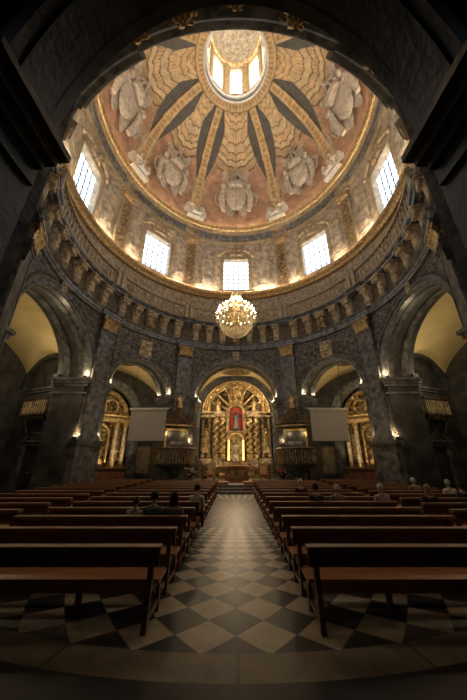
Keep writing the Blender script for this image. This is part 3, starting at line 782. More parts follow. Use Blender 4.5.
# ------------------------------------------------------------------ lamps
def point(loc, e, c=(1, .72, .4), rad=.06, name='lamp_light'):
    l = bpy.data.lights.new(name, 'POINT'); l.energy = e; l.color = c; l.shadow_soft_size = rad
    o = bpy.data.objects.new(name, l); COL.objects.link(o); o.location = loc; return o
def spot(loc, tgt, e, c=(1, .74, .42), ang=70, blend=.6, rad=.08, name='spot_light'):
    l = bpy.data.lights.new(name, 'SPOT'); l.energy = e; l.color = c; l.spot_size = R(ang); l.spot_blend = blend; l.shadow_soft_size = rad
    o = bpy.data.objects.new(name, l); COL.objects.link(o); o.location = loc
    o.rotation_euler = (Vector(tgt)-Vector(loc)).to_track_quat('-Z', 'Y').to_euler(); return o
lb = MB(); lb.lathe([(.05, 0), (.09, .02), (.1, .12), (.08, .16)], 12); lbm = lb.mesh('housing', 'black', 40)
lf_ = MB(); lf_.lathe([(.075, .155), (.075, .175)], 12); lfm = lf_.mesh('lens', 'lamp')
lp = Proto(); lp.part('housing', lbm); lp.part('lens', lfm, None, 'glowing lens')
# uplights on the imposts of the visible arches
for bc in (0, 47, -47, 90, -90):
    w, zs, rise = ARCH[bc]; F = local(bc); vr = math.sqrt(RI*RI-w*w)
    for s in (-1, 1):
        p = F(s*(w-.1), vr+.05, zs+.01)
        if not (abs(bc) == 90 and s*bc > 0): lp.put('uplight', 'small black uplight on the %s impost of %s' % ('left' if s < 0 else 'right', BNAME[bc]), 'lamp', p, 0, 'uplights on the imposts')
        q = F(s*(w-.14), vr-.06, zs+.3); point(q, 16 if bc else 12)
    # lamp hidden behind the impost lighting the vault
for a in (27, -27, 67, -67):
    for s in (-1, 1):
        p = P(RI-.08, a, 3.02); F = local(a); q = F(s*.78, RI-.12, 3.0)
        if (a, s) not in ((27, 1), (-27, -1), (67, -1), (-67, 1)): lp.put('uplight', 'small uplight %s of the shaft of the pilaster %s' % ('left' if s < 0 else 'right', PN[a]), 'lamp', q, 0, 'uplights on the pedestals')
        q2 = F(s*.8, RI-.2, 3.3); point(q2, 9)
# vault lamps
VL = {0: (12.2, 110), 47: (12.2, 80), -47: (12.2, 80), 90: (12.4, 90), -90: (12.4, 90), 133: (12.4, 40), -133: (12.4, 40)}
fl = MB(); fl.box((0, 0, .1), (.3, .2, .2)); fl.box((0, 0, .22), (.34, .1, .04)); flm = fl.mesh('housing', 'black'); fe = MB(); fe.box((0, 0, .245), (.26, .08, .01)); fem = fe.mesh('lens', 'white')
fpz = Proto(); fpz.part('housing', flm); fpz.part('lens', fem)
for bc, (r, e) in VL.items():
    for s in (-1, 1):
        w = ARCH[bc][0]; F = local(bc); u = s*(w-.05); v = RO-.55
        if abs(bc) < 120 and not s*bc > 0: fpz.put('floodlight', 'black floodlight on the %s rear impost ledge of %s' % ('left' if s < 0 else 'right', BNAME[bc]), 'lamp', F(u, v, 6.56), 0, 'vault floodlights')
        point(F(u*.92, RO+.45, 6.95), e, (1, .78, .46), .1)

# ------------------------------------------------------------------ gilt stucco on the vaults
gs = MB()
gs.grid(lambda s, t: ((s-.5)*2.4, (t-.5)*1.3, -.03-.16*min(1, 3*max(0, 1-math.hypot(2*s-1, 2*t-1)))*ornament((s-.5)*2.4, (t-.5)*1.3, 8, 1.5)), 30, 18, skip=lambda i, j: math.hypot(i/15-1, j/9-1) > 1)
gs.v = [(x*1.3, y*1.5, z*1.2) for x, y, z in gs.v]
gsm = gs.mesh('stucco', 'oldgold', 50); gsp = Proto(); gsp.part('stucco', gsm)
for bc in (0, 47, -47): gsp.put('gilt_stucco', 'gilt stucco medallion on the cream vault behind '+BNAME[bc], 'ornament', P(12.7 if bc == 0 else 13.9, bc, 9.97), -R(bc), 'vault medallions')

# ------------------------------------------------------------------ altar chapel wall with arched opening
CW, CZ, CR = 3.55, 6.2, 3.45
YW = 27.15
mb = MB(); vs = []; n = 40; XW = 7.7
cols = [(-XW, 0), (-CW, 0), (-CW, CZ)]+[(CW*math.cos(PI-PI*i/n), CZ+CR*math.sin(PI*i/n)) for i in range(1, n)]+[(CW, CZ), (CW, 0), (XW, 0)]
for (y) in (YW, YW+.5):
    for (x, z) in cols: vs += [(x, y, z), (x, y, 10.75)]
m = len(cols); fs = []
for k in (0, 1):
    o = k*2*m
    fs += [(o+2*i, o+2*i+2, o+2*i+3, o+2*i+1) for i in range(m-1) if i != 1 and i != m-3]
nc_ = [1 if 1 < (f[0] % (2*m))//2 < m-3 else 0 for f in fs]
for i in range(1, m-2): fs.append((2*i, 2*i+2, 2*m+2*i+2, 2*m+2*i))
mb.add(vs, fs); mb.m[:len(nc_)] = nc_
cwall = struct(mb, 'wall_chapel', ['dark', 'plaster'], 'dark marble chapel wall with the arch framing the golden altarpiece', 'wall')
mb = MB(); vs = []
pr = [(-.02, .1), (-.02, -.12), (.08, -.16), (.18, -.1), (.4, -.1), (.46, -.17), (.55, -.17), (.57, .1)]
for i in range(n+1):
    t = PI-PI*i/n
    for (d, y) in pr: vs.append(((CW+d)*math.cos(t), YW+y, CZ+(CR+d)*math.sin(t)))
k = len(pr); mb.add(vs, [(i*k+j, (i+1)*k+j, (i+1)*k+j+1, i*k+j+1) for i in range(n) for j in range(k-1)])
mb.build('archivolt', 'darker', cwall, smooth=30)
for s in (-1, 1):
    mb = MB(); mb.box((s*(CW+.4), YW-.15, CZ-.1), (1.1, .5, .2)); mb.box((s*(CW+.4), YW-.12, CZ-.3), (1.0, .4, .2)); mb.box((s*(CW+.4), YW-.08, 3), (.9, .26, 5.6)); mb.build('jamb_pilaster', 'dark', cwall)

# ------------------------------------------------------------------ altarpieces
def twisted(mb, u, y, z0, z1, r, turns=4, n=14, amp=.55):
    pts = []; rad = []
    for i in range(49):
        t = i/48; a = turns*2*PI*t; pts.append((u+amp*r*math.cos(a), y+amp*r*math.sin(a), z0+(z1-z0)*t)); rad.append(r*(.85+.15*math.cos(a*2)))
    mb.tube(pts, rad, n)
def col_caps(mb, u, y, z0, z1, r):
    for (z, h, k) in ((z0-.15, .3, 1.5), (z0-.32, .12, 1.9), (z1+.1, .3, 1.4), (z1+.3, .12, 1.9)): mb.lathe([(r*k*.8, -h/2), (r*k, 0), (r*k*.85, h/2)], 12, (u, y, z))
def saint(mb, h=1.6, y=0, x=0, z=0, seed=1):
    k = h/1.6
    mb.lathe([(.3*k, 0), (.33*k, .05*k), (.25*k, .5*k), (.22*k, .85*k), (.27*k, 1.15*k), (.22*k, 1.3*k), (.08*k, 1.38*k), (.07*k, 1.42*k)], 14, (x, y, z))
    mb.ball((x, y-.02*k, z+1.52*k), .115*k, 10, 8, (1, 1, 1.2))
    s = 1 if seed % 2 else -1
    mb.tube([(x+s*.25*k, y, z+1.22*k), (x+s*.38*k, y-.12*k, z+1.0*k), (x+s*.3*k, y-.32*k, z+1.12*k)], [.075*k, .065*k, .045*k], 8)
    mb.tube([(x-s*.25*k, y, z+1.22*k), (x-s*.33*k, y-.1*k, z+.95*k), (x-s*.1*k, y-.27*k, z+.92*k)], [.075*k, .065*k, .045*k], 8)
    for i in range(5):
        a = -60+30*i; mb.tube([(x+.2*k*sn(a), y-.2*k*cs(a), z+1.0*k), (x+.24*k*sn(a), y-.24*k*cs(a), z+.5*k), (x+.32*k*sn(a), y-.32*k*cs(a), z+.02)], .03*k, 5)

def main_altarpiece():
    t = thing('altarpiece', 'tall golden baroque altarpiece with twisted columns under the altar arch', 'altarpiece', (0, 27.75, .45))
    W, ZS, RR = 3.5, 5.75, 3.42
    mb = MB()
    def bf(s, q):
        u = (2*s-1)*W; zt = ZS+RR*math.sqrt(max(0, 1-(u/W)**2)); z = q*zt
        return (u, -.03-.22*ornament(u, z, 5, 1.15), z)
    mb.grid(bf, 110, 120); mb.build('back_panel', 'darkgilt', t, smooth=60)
    mb = MB()
    mb.box((0, -.5, .12), (7, 1.0, .24))
    for u, w in ((-2.75, 1.5), (2.75, 1.5), (-1.6, 1.25), (1.6, 1.25)):
        mb.box((u, -.35, .8), (w*.92, .6, 1.2)); mb.box((u, -.4, 1.5), (w, .8, .14))
        relief(mb, w*.7, .9, .1, (u, -.65, .35), u, 1.6, 10, 10)
    mb.build('plinth', 'oldgold', t, smooth=50)
    for u in (-1.92, -1.3, 1.3, 1.92):
        mb = MB(); twisted(mb, u, -.62, 2.0, 4.95, .21, 5); c = mb.build('twisted_column', 'gold', t, smooth=60)
        mb = MB(); col_caps(mb, u, -.62, 1.95, 4.98, .2); mb.build('capital', 'gold', c, smooth=40)
        vv = MB()
        for i in range(26):
            q = i/25; a = 5*2*PI*q+PI; vv.ball((u+.27*math.cos(a), -.62+.27*math.sin(a), 2.0+2.95*q), .05, 6, 4)
        vv.build('vine', 'gold', c)
    for u in (-3.2, -2.6, 2.6, 3.2):
        mb = MB(); mb.lathe([(.16, 2.0), (.15, 2.6), (.17, 2.7), (.13, 4.9), (.16, 5.0)], 12, (u, -.3, 0)); relief(mb, .28, 2.4, .12, (u, -.42, 2.2), u*3, 2.5, 8, 30); col_caps(mb, u, -.3, 1.95, 4.98, .17)
        mb.build('column', 'oldgold', t, smooth=50)
    for s in (-1, 1):                                   # saints between the outer columns
        mb = MB(); mb.box((s*2.9, -.35, 2.35), (.5, .5, .5)); saint(mb, 1.7, -.4, s*2.9, 2.6, 1 if s > 0 else 2); mb.build('saint_relief', 'gold', t, smooth=60)
    for s in (-1, 1):
        mb = MB()
        for (z, h, y, x) in ((5.4, .16, .75, 0), (5.58, .2, .65, 0), (5.76, .14, .95, .05)): mb.bbox((s*.98, -y, z-h/2), (s*(3.4), 0, z+h/2))
        mb.bbox((s*1.05, -1.05, 5.35), (s*2.15, 0, 5.85))
        mb.build('entablature', 'oldgold', t)
    # upper niche with the saint
    mb = MB(); NW, N0, N1 = .62, 4.05, 5.75
    def nf(s, q):
        a = PI*s; return (-NW*math.cos(a), .0-.15-.0+.45*math.sin(a)*.3-.2, N0+(N1-N0)*q)
    mb.grid(nf, 12, 6)
    mb.add([(NW*math.cos(PI*i/16), -.3, N1+NW*math.sin(PI*i/16)) for i in range(17)], [tuple(range(17))])
    mb.build('niche_backing', 'redcloth', t, label='red niche backing')
    mb = MB(); fr = [(-.75, -.5, N0)]+[(-.75*math.cos(PI*i/16), -.5, N1+.78*math.sin(PI*i/16)) for i in range(17)]+[(.75, -.5, N0)]
    mb.tube(fr, .11, 8); mb.tube([(x*1.22, y, z+.05) for x, y, z in fr], .07, 8); mb.bbox((-1.0, -.9, N0-.25), (1.0, 0, N0)); relief(mb, 1.5, .7, .35, (0, -.4, 6.45), 3, 1.8, 16, 12)
    mb.build('niche_frame', 'gold', t, smooth=50)
    # lower tabernacle niche with lit columns
    mb = MB(); L0, L1, LW_ = 1.3, 3.15, .75
    fr = [(-LW_*math.cos(PI*i/16), -.7, L1+LW_*math.sin(PI*i/16)) for i in range(17)]
    mb.tube(fr, .14, 8); mb.tube([(x*1.25, -.6, L1+(z-L1)*1.25) for x, y, z in fr], .09, 8); mb.bbox((-1.1, -1.1, .9), (1.1, 0, L0)); mb.bbox((-1.05, -.9, .2), (1.05, 0, .9))
    mb.build('tabernacle_frame', 'gold', t, smooth=50)
    mb = MB(); mb.add([(-LW_, -.3, L0), (LW_, -.3, L0)]+[(LW_*math.cos(PI*i/16), -.3, L1+LW_*math.sin(PI*i/16)) for i in range(17)], [tuple(range(19))]); mb.build('tabernacle_backing', 'oldgold', t)
    for s in (-1, 1):
        mb = MB(); mb.lathe([(.1, L0+.12), (.085, L0+.5), (.085, L1-.1), (.1, L1)], 12, (s*.68, -.8, 0)); mb.build('lit_column', 'warmglow', t, smooth=True, label='glowing yellow column')
    point((0, 27.75-1.0, .45+3.3), 5, (1, .75, .35), .08)
    mb = MB(); mb.lathe([(.12, 0), (.3, .02), (.34, .1), (.24, .3), (.3, .5), (.2, .62), (.05, .7)], 16, (0, -.75, L0+.02)); mb.tube([(0, -.75, L0+.7), (0, -.75, L0+1.0)], .04, 8)
    for i in range(16): mb.tube([(.15*math.cos(i*PI/8), -.75, L0+1.25+.15*math.sin(i*PI/8)), ((.42 if i % 2 else .32)*math.cos(i*PI/8), -.75, L0+1.25+(.42 if i % 2 else .32)*math.sin(i*PI/8))], [.035, .012], 5)
    mb.ball((0, -.77, L0+1.25), .17, 12, 8, (1, .4, 1)); mb.build('monstrance', 'silver', t, smooth=50, label='silver monstrance')
    # semicircular crown: radiating ribs, scrolls, relief figures
    mb = MB()
    for rr, th in ((3.36, .12), (2.75, .08)): mb.tube([(-rr*math.cos(PI*i/40), -.35, ZS+.05+rr*.97*math.sin(PI*i/40)) for i in range(41)], th, 8)
    def rb(s, q):
        a = PI*s; r0 = 2.8+.5*q; e = min(1, 5*min(q, 1-q)+.1); return (-r0*math.cos(a), -.3-.22*e*ornament(s*11, q, 9, 1.0), ZS+.05+r0*.97*math.sin(a))
    mb.grid(rb, 150, 8); mb.build('crown_arch', 'gold', t, smooth=50)
    for i in range(7):
        a = PI*(i+1)/8; mb = MB(); pts = [(-(1.0+1.7*q)*math.cos(a), -.35-.12*math.sin(q*PI), ZS+.1+(1.0+1.7*q)*.97*math.sin(a)) for q in [k/6 for k in range(7)]]
        mb.tube(pts, [.1, .12, .1, .09, .1, .13, .12], 8); mb.ball(pts[-1], .18, 10, 6); mb.build('crown_rib', 'gold', t, smooth=60)
    for s in (-1, 1):
        mb = MB(); saint(mb, 1.25, -.55, s*1.75, 5.9, 1 if s > 0 else 2); mb.build('angel_relief', 'gold', t, smooth=60)
        mb = MB(); saint(mb, 1.0, -.5, s*2.7, 5.9, 2 if s > 0 else 1); mb.build('angel_relief', 'gold', t, smooth=60)
    mb = MB(); relief(mb, 1.6, 1.5, .5, (0, -.25, 7.2), 12, 1.4, 20, 20, lambda u, q: max(0, 1-u*u*.7)); mb.ball((0, -.6, 7.9), .3, 12, 8); mb.build('crown_relief', 'gold', t, smooth=50)
main_altarpiece()
s_ = thing('saint_statue', 'silvery robed saint statue standing in the red niche of the altarpiece', 'statue', (0, 27.28, 4.5)); mb = MB(); saint(mb, 1.75, 0, 0, .1); mb.lathe([(.36, 0), (.38, .1)], 14); mb.build('robed_figure', 'darksilver', s_, smooth=60)
mb = MB(); mb.tube([(.22*math.cos(k*PI/8), .08, 1.78+.22*math.sin(k*PI/8)) for k in range(17)], .018, 5); mb.build('halo', 'gold', s_)

def side_altarpiece(bc):
    t = thing('side_altarpiece', 'gilded side altarpiece with columns behind '+BNAME[bc], 'altarpiece', P(16.15, bc, 0), -R(bc), 'side altarpieces')
    W, ZS, RR = 2.5, 5.4, 2.45; mb = MB()
    mb.grid(lambda s, q: ((2*s-1)*W, -.03-.2*ornament((2*s-1)*W, q*(ZS+RR), 6+bc, 1.1), q*(ZS+RR*math.sqrt(max(0, 1-(2*s-1)**2)))), 80, 100); mb.build('back_panel', 'oldgold', t, smooth=60)
    mb = MB(); mb.box((0, -.5, .6), (5.0, 1.0, 1.2)); mb.box((0, -.55, 1.28), (5.1, 1.2, .16)); relief(mb, 4.6, 1.0, .08, (0, -1.0, .1), 2, .9, 40, 10); mb.build('plinth', 'redstone', t, smooth=50)
    for u in (-2.15, -1.35, 1.35, 2.15):
        mb = MB(); mb.lathe([(.2, 1.7), (.18, 2.3), (.19, 2.4), (.15, 4.6)], 14, (u, -.55, 0)); c = mb.build('column', 'corbel', t, smooth=40); mb = MB(); col_caps(mb, u, -.55, 1.66, 4.65, .2); mb.build('capital', 'gold', c, smooth=40)
    mb = MB()
    for (z, h, y) in ((5.05, .2, .8), (5.27, .24, .7), (5.48, .16, 1.0)): mb.bbox((-2.5, -y, z-h/2), (2.5, 0, z+h/2))
    mb.build('entablature', 'gold', t)
    mb = MB(); mb.tube([(-.85, -.35, 1.7)]+[(-.85*math.cos(PI*i/14), -.35, 3.9+.85*math.sin(PI*i/14)) for i in range(15)]+[(.85, -.35, 1.7)], .12, 8); mb.build('niche_frame', 'gold', t, smooth=50)
    mb = MB(); mb.box((0, -.4, 1.75), (.9, .7, .3)); saint(mb, 2.0, -.4, 0, 1.9); mb.build('saint_figure', 'gold', t, smooth=60)
    mb = MB(); saint(mb, 1.5, -.45, 0, 5.7, 2); mb.build('upper_figure', 'gold', t, smooth=60)
    for s in (-1, 1):
        mb = MB(); mb.tube([(s*(.7+.55*math.cos(q)), -.4, 6.3+.55*math.sin(q)) for q in [-2+k*.4 for k in range(12)]], .12, 8); mb.build('scroll', 'gold', t, smooth=60)
    mb = MB()
    mb.grid(lambda s, q: (-(2.05+.42*q)*math.cos(PI*s), -.25-.2*min(1, 5*min(q, 1-q)+.1)*ornament(s*8, q, 4, 1), ZS+(2.05+.4*q)*math.sin(PI*s)), 90, 8); mb.build('crown_arch', 'gold', t, smooth=50)
    return t
for b in (47, -47):
    side_altarpiece(b)
    F = local(b)
    for u in (-1.6, 1.6): spot(F(u, 13.4, 1.2), F(u*.5, 16.1, 4.6), 140, ang=95)  # added spots that brighten the side altarpiece, no lamp body drawn
# stone arch framing the side altarpieces
for b in (47, -47):
    mb = MB(); F = local(b); vs = []; n = 30; pr = [(0, 15.6), (0, 15.2), (.5, 15.2), (.55, 15.3), (.8, 15.3), (.8, 16.6)]
    path = [(-1, 0, 0, 0)]+[(math.cos(PI-PI*i/n), math.sin(PI*i/n), 1, 0) for i in range(n+1)]+[(1, 0, 0, 0)]
    for (c_, s__, up, _) in path:
        for (d, v) in pr: vs.append(F((2.55+d)*c_, v, (5.45+(2.5+d)*s__) if up else 0))
    k = len(pr); mb.add(vs, [(i*k+j, (i+1)*k+j, (i+1)*k+j+1, i*k+j+1) for i in range(len(path)-1) for j in range(k-1)])
    struct(mb, 'trim_%d' % (13 if b > 0 else 14), 'dark', 'dark marble arch framing the side altarpiece behind '+BNAME[b], 'trim', 30)

# ------------------------------------------------------------------ doors, tribune balconies on the cross walls of the side bays
bl2 = MB(); bl2.lathe([(.045, 0), (.03, .06), (.05, .3), (.028, .55), (.045, .8), (.045, .85)], 8); bl2m = bl2.mesh('baluster', 'drumtrim', 40)
for sgn in (-1, 1):
    side = 'left' if sgn < 0 else 'right'
    t = thing('tribune_balcony', 'small tribune balcony with turned balusters high on the dark wall, %s side bay' % side, 'balcony', P(13.6, sgn*67, 4.5), -R(sgn*67)-sgn*PI/2 if False else 0)
    # local frame: x along the wall (towards the outer wall), -y out of the wall face
    d = Vector((sn(sgn*67), cs(sgn*67), 0)); nrm = Vector((cs(sgn*67), -sn(sgn*67), 0))*sgn
    # orient so local -y = nrm
    ang = math.atan2(nrm.x, -nrm.y); t.rotation_euler = (0, 0, ang); t.location = Vector(P(13.6, sgn*67, 4.5))+nrm*.3
    mb = MB(); mb.box((0, -.4, .06), (2.5, .8, .12)); mb.box((0, -.36, -.05), (2.3, .7, .1)); 
    for x in [k*.28-1.12 for k in range(9)]: mb.lathe([(.02, -.32), (.07, -.2), (.09, -.1)], 8, (x, -.68, 0))
    mb.build('slab', 'darkgilt', t)
    mb = MB(); mb.box((0, -.72, 1.06), (2.5, .14, .1)); mb.box((-1.18, -.36, 1.06), (.14, .72, .1)); mb.box((1.18, -.36, 1.06), (.14, .72, .1)); mb.build('rail', 'darkgilt', t)
    for x in [k*.2-1.1 for k in range(12)]: o = link('baluster', bl2m, t); o.location = (x, -.7, .12); o.scale = (1, 1, 1.05)
    for s in (-1, 1):
        for y in (-.25, -.47): o = link('baluster', bl2m, t); o.location = (s*1.18, y, .12); o.scale = (1, 1, 1.05)
        mb = MB(); mb.tube([(s*.9, -.02, -1.3), (s*.9, -.3, -.6), (s*.9, -.62, -.06)], .07, 8); mb.build('bracket', 'trim', t)
    dr = thing('door_%d' % (1 if sgn < 0 else 2), 'dark panelled door under a carved pediment below the %s tribune balcony' % side, 'door', Vector(P(13.6, sgn*67, 0))+nrm*.3, ang, kind='structure')
    mb = MB(); mb.box((-.85, -.09, 1.35), (.28, .18, 2.7)); mb.box((.85, -.09, 1.35), (.28, .18, 2.7)); mb.box((0, -.1, 2.82), (2.1, .22, .26)); mb.box((0, -.16, 3.0), (2.3, .34, .1)); mb.tube([(-1.0, -.14, 3.06), (-.5, -.14, 3.4), (0, -.14, 3.5), (.5, -.14, 3.4), (1.0, -.14, 3.06)], .1, 8); relief(mb, 1.3, .4, .12, (0, -.06, 3.06), 4, 2, 14, 8); mb.build('door_frame', 'dark', dr, smooth=40)
    mb = MB(); mb.box((0, -.03, 1.33), (1.42, .06, 2.66))
    for x in (-.36, .36):
        for z in (.6, 1.4, 2.2): mb.box((x, -.07, z), (.5, .04, .6))
    lf = mb.build('door_leaf', 'nearblack_shade', dr); mb = MB(); mb.ball((.08, -.12, 1.2), .05, 8, 6); mb.build('handle', 'brass', lf)
# panel pictures on the cross walls behind the screens
for sgn in (-1, 1):
    t = thing('wall_panel', 'tall tan carved panel on the dark wall below the %s projection screen' % ('left' if sgn < 0 else 'right'), 'panel', P(16.56, sgn*31.5, .7), -R(sgn*31.5))
    mb = MB(); mb.box((0, -.04, 1.2), (1.5, .08, 2.5)); mb.build('frame', 'dark', t); mb = MB(); relief(mb, 1.2, 2.2, .08, (0, -.085, .1), 5, 1, 16, 24); mb.build('field', 'drumtrim', t, smooth=50)

# ------------------------------------------------------------------ presbytery platform and what stands on it
mb = MB()
for i in range(3):
    y = 18.2+.34*i; z = .15*(i+1); mb.bbox((-5.4+.1*i, y, 0 if i == 0 else .15*i), (5.4-.1*i, 21.2, z))
struct(mb, 'floor', 'greystep', 'grey stone steps and platform in front of the altar', 'floor')
mb = MB(); mb.bbox((-4.0, 21.2, 0), (4.0, 27.75, .45)); struct(mb, 'floor', 'greystep', 'raised stone floor of the altar chapel', 'floor')
t = thing('floor_slab', 'salmon stone slab on the top step before the altar', 'slab', (-1.0, 19.3, .45)); mb = MB(); mb.box((0, 0, .07), (1.0, .6, .14)); mb.box((0, 0, .16), (1.08, .66, .05)); mb.build('block', 'carpet', t)
t = thing('floor_slab', 'salmon stone slab before the altar, right of the aisle axis', 'slab', (1.0, 19.3, .45)); mb = MB(); mb.box((0, 0, .07), (1.0, .6, .14)); mb.box((0, 0, .16), (1.08, .66, .05)); mb.build('block', 'carpet', t)
t = thing('altar_table', 'red marble altar table standing before the altarpiece', 'altar', (0.05, 21.6, .45))
mb = MB(); mb.box((0, 0, 1.0), (2.0, .9, .12)); mb.build('mensa', 'redstone', t); mb = MB(); mb.box((0, 0, .47), (1.7, .7, .94)); mb.box((0, 0, .06), (1.9, .8, .12)); b_ = mb.build('body', 'redstone', t); mb = MB(); relief(mb, 1.4, .6, .06, (0, -.35, .2), 3, 1.6, 18, 10); mb.build('front_relief', 'oldgold', b_, smooth=50)
for s in (-1, 1):
    t = thing('pedestal', 'gilded carved pedestal at the %s of the altar table' % ('left' if s < 0 else 'right'), 'pedestal', (s*1.0+.05, 20.4, .45))
    mb = MB(); mb.lathe([(.3, 0), (.32, .08), (.22, .14), (.14, .3), (.24, .5), (.16, .7), (.28, .82), (.36, .88), (.36, .96)], 12); mb.build('body', 'gold', t, smooth=40); mb = MB(); mb.box((0, 0, 1.0), (.75, .5, .07)); mb.build('top', 'redstone', t)
def chair(loc, rz, label):
    t = thing('armchair', label, 'chair', loc, rz)
    mb = MB(); mb.box((0, 0, .45), (.56, .52, .1)); mb.build('seat', 'redcloth', t); mb = MB(); mb.box((0, .25, .82), (.5, .06, .6)); mb.build('backrest', 'plaster', t); mb = MB(); mb.box((0, .25, 1.15), (.6, .08, .08)); mb.build('top_rail', 'gold', t)
    for x in (-.25, .25):
        for y in (-.22, .24): mb = MB(); mb.box((x, y, .2), (.06, .06, .4)); mb.build('leg', 'gold', t)
        mb = MB(); mb.box((x*1.1, 0, .68), (.06, .5, .05)); mb.box((x*1.1, -.22, .55), (.05, .05, .24)); mb.build('armrest', 'gold', t)
chair((1.95, 20.9, .45), 0, 'pale gilt armchair at the right of the altar'); chair((-1.75, 20.9, .45), 0, 'pale gilt armchair at the left of the altar')
t = thing('candle_stand', 'tall white paschal candle on a gilt stand left of the altar', 'candle stand', (-1.5, 20.0, .45)); mb = MB(); mb.lathe([(.25, 0), (.2, .06), (.06, .15), (.09, .4), (.05, .6), (.1, .9), (.14, .95)], 12); mb.build('stand', 'gold', t, smooth=40); mb = MB(); mb.lathe([(.05, .95), (.05, 2.1), (.01, 2.16)], 10); mb.build('candle', 'white', t)
for i, x in enumerate((-.3, .3)):
    t = thing('candlestick', 'gilt candlestick with a white candle on the altar table, %s one' % ('left' if x < 0 else 'right'), 'candlestick', (x+.05, 21.7, 1.51)); mb = MB(); mb.lathe([(.09, 0), (.03, .06), (.04, .2), (.07, .28)], 10); mb.build('holder', 'gold', t, smooth=40); mb = MB(); mb.lathe([(.025, .28), (.025, .55), (.005, .58)], 8); mb.build('candle', 'white', t)
def plant(loc, label, fl):
    t = thing('potted_plant', label, 'plant', loc); mb = MB(); mb.lathe([(.16, 0), (.22, .3), (.24, .32)], 14); mb.build('pot', 'redstone', t)
    mb = MB(); rnd = random.Random(str(label))
    for i in range(60):
        a = rnd.uniform(0, 2*PI); l = rnd.uniform(.35, .75); e = rnd.uniform(.3, 1.4); c = Vector((math.cos(a)*math.cos(e), math.sin(a)*math.cos(e), math.sin(e))); b = Vector((-math.sin(a), math.cos(a), 0))*.06; p0 = Vector((0, 0, .3)); p1 = p0+c*l*.6; p2 = p0+c*l+Vector((0, 0, -.12)); mb.add([p0, p1+b, p2, p1-b], [(0, 1, 2, 3)])
    mb.build('foliage', 'leaf', t)
    if fl:
        mb = MB()
        for i in range(18): a = rnd.uniform(0, 2*PI); r_ = rnd.uniform(.1, .42); mb.ball((r_*math.cos(a), r_*math.sin(a), rnd.uniform(.5, .95)), .06, 6, 4)
        f_ = mb.build('flowers', 'carpet' if fl == 1 else 'redcloth', t); f_['kind'] = 'stuff'
plant((-3.05, 19.8, .45), 'leafy plant with pink flowers on the step at the left of the altar', 1); plant((3.05, 19.8, .45), 'leafy plant with red flowers on the step at the right of the altar', 2)
plant((-4.1, 19.6, .45), 'dark leafy potted plant at the far left of the altar step', 0); plant((4.1, 19.6, .45), 'dark leafy potted plant at the far right of the altar step', 0)
for s in (-1, 1):
    t = thing('lectern', 'dark wooden lectern on the altar step, %s side' % ('left' if s < 0 else 'right'), 'lectern', (s*2.2, 19.6, .45)); mb = MB(); mb.box((0, 0, .05), (.5, .4, .1)); mb.box((0, 0, .6), (.12, .12, 1.0)); mb.build('stand', 'wood', t); mb = MB(); mb.box((0, 0, 1.15), (.55, .4, .06), skew=(0, .0)); mb.build('desk', 'woodtop', t)

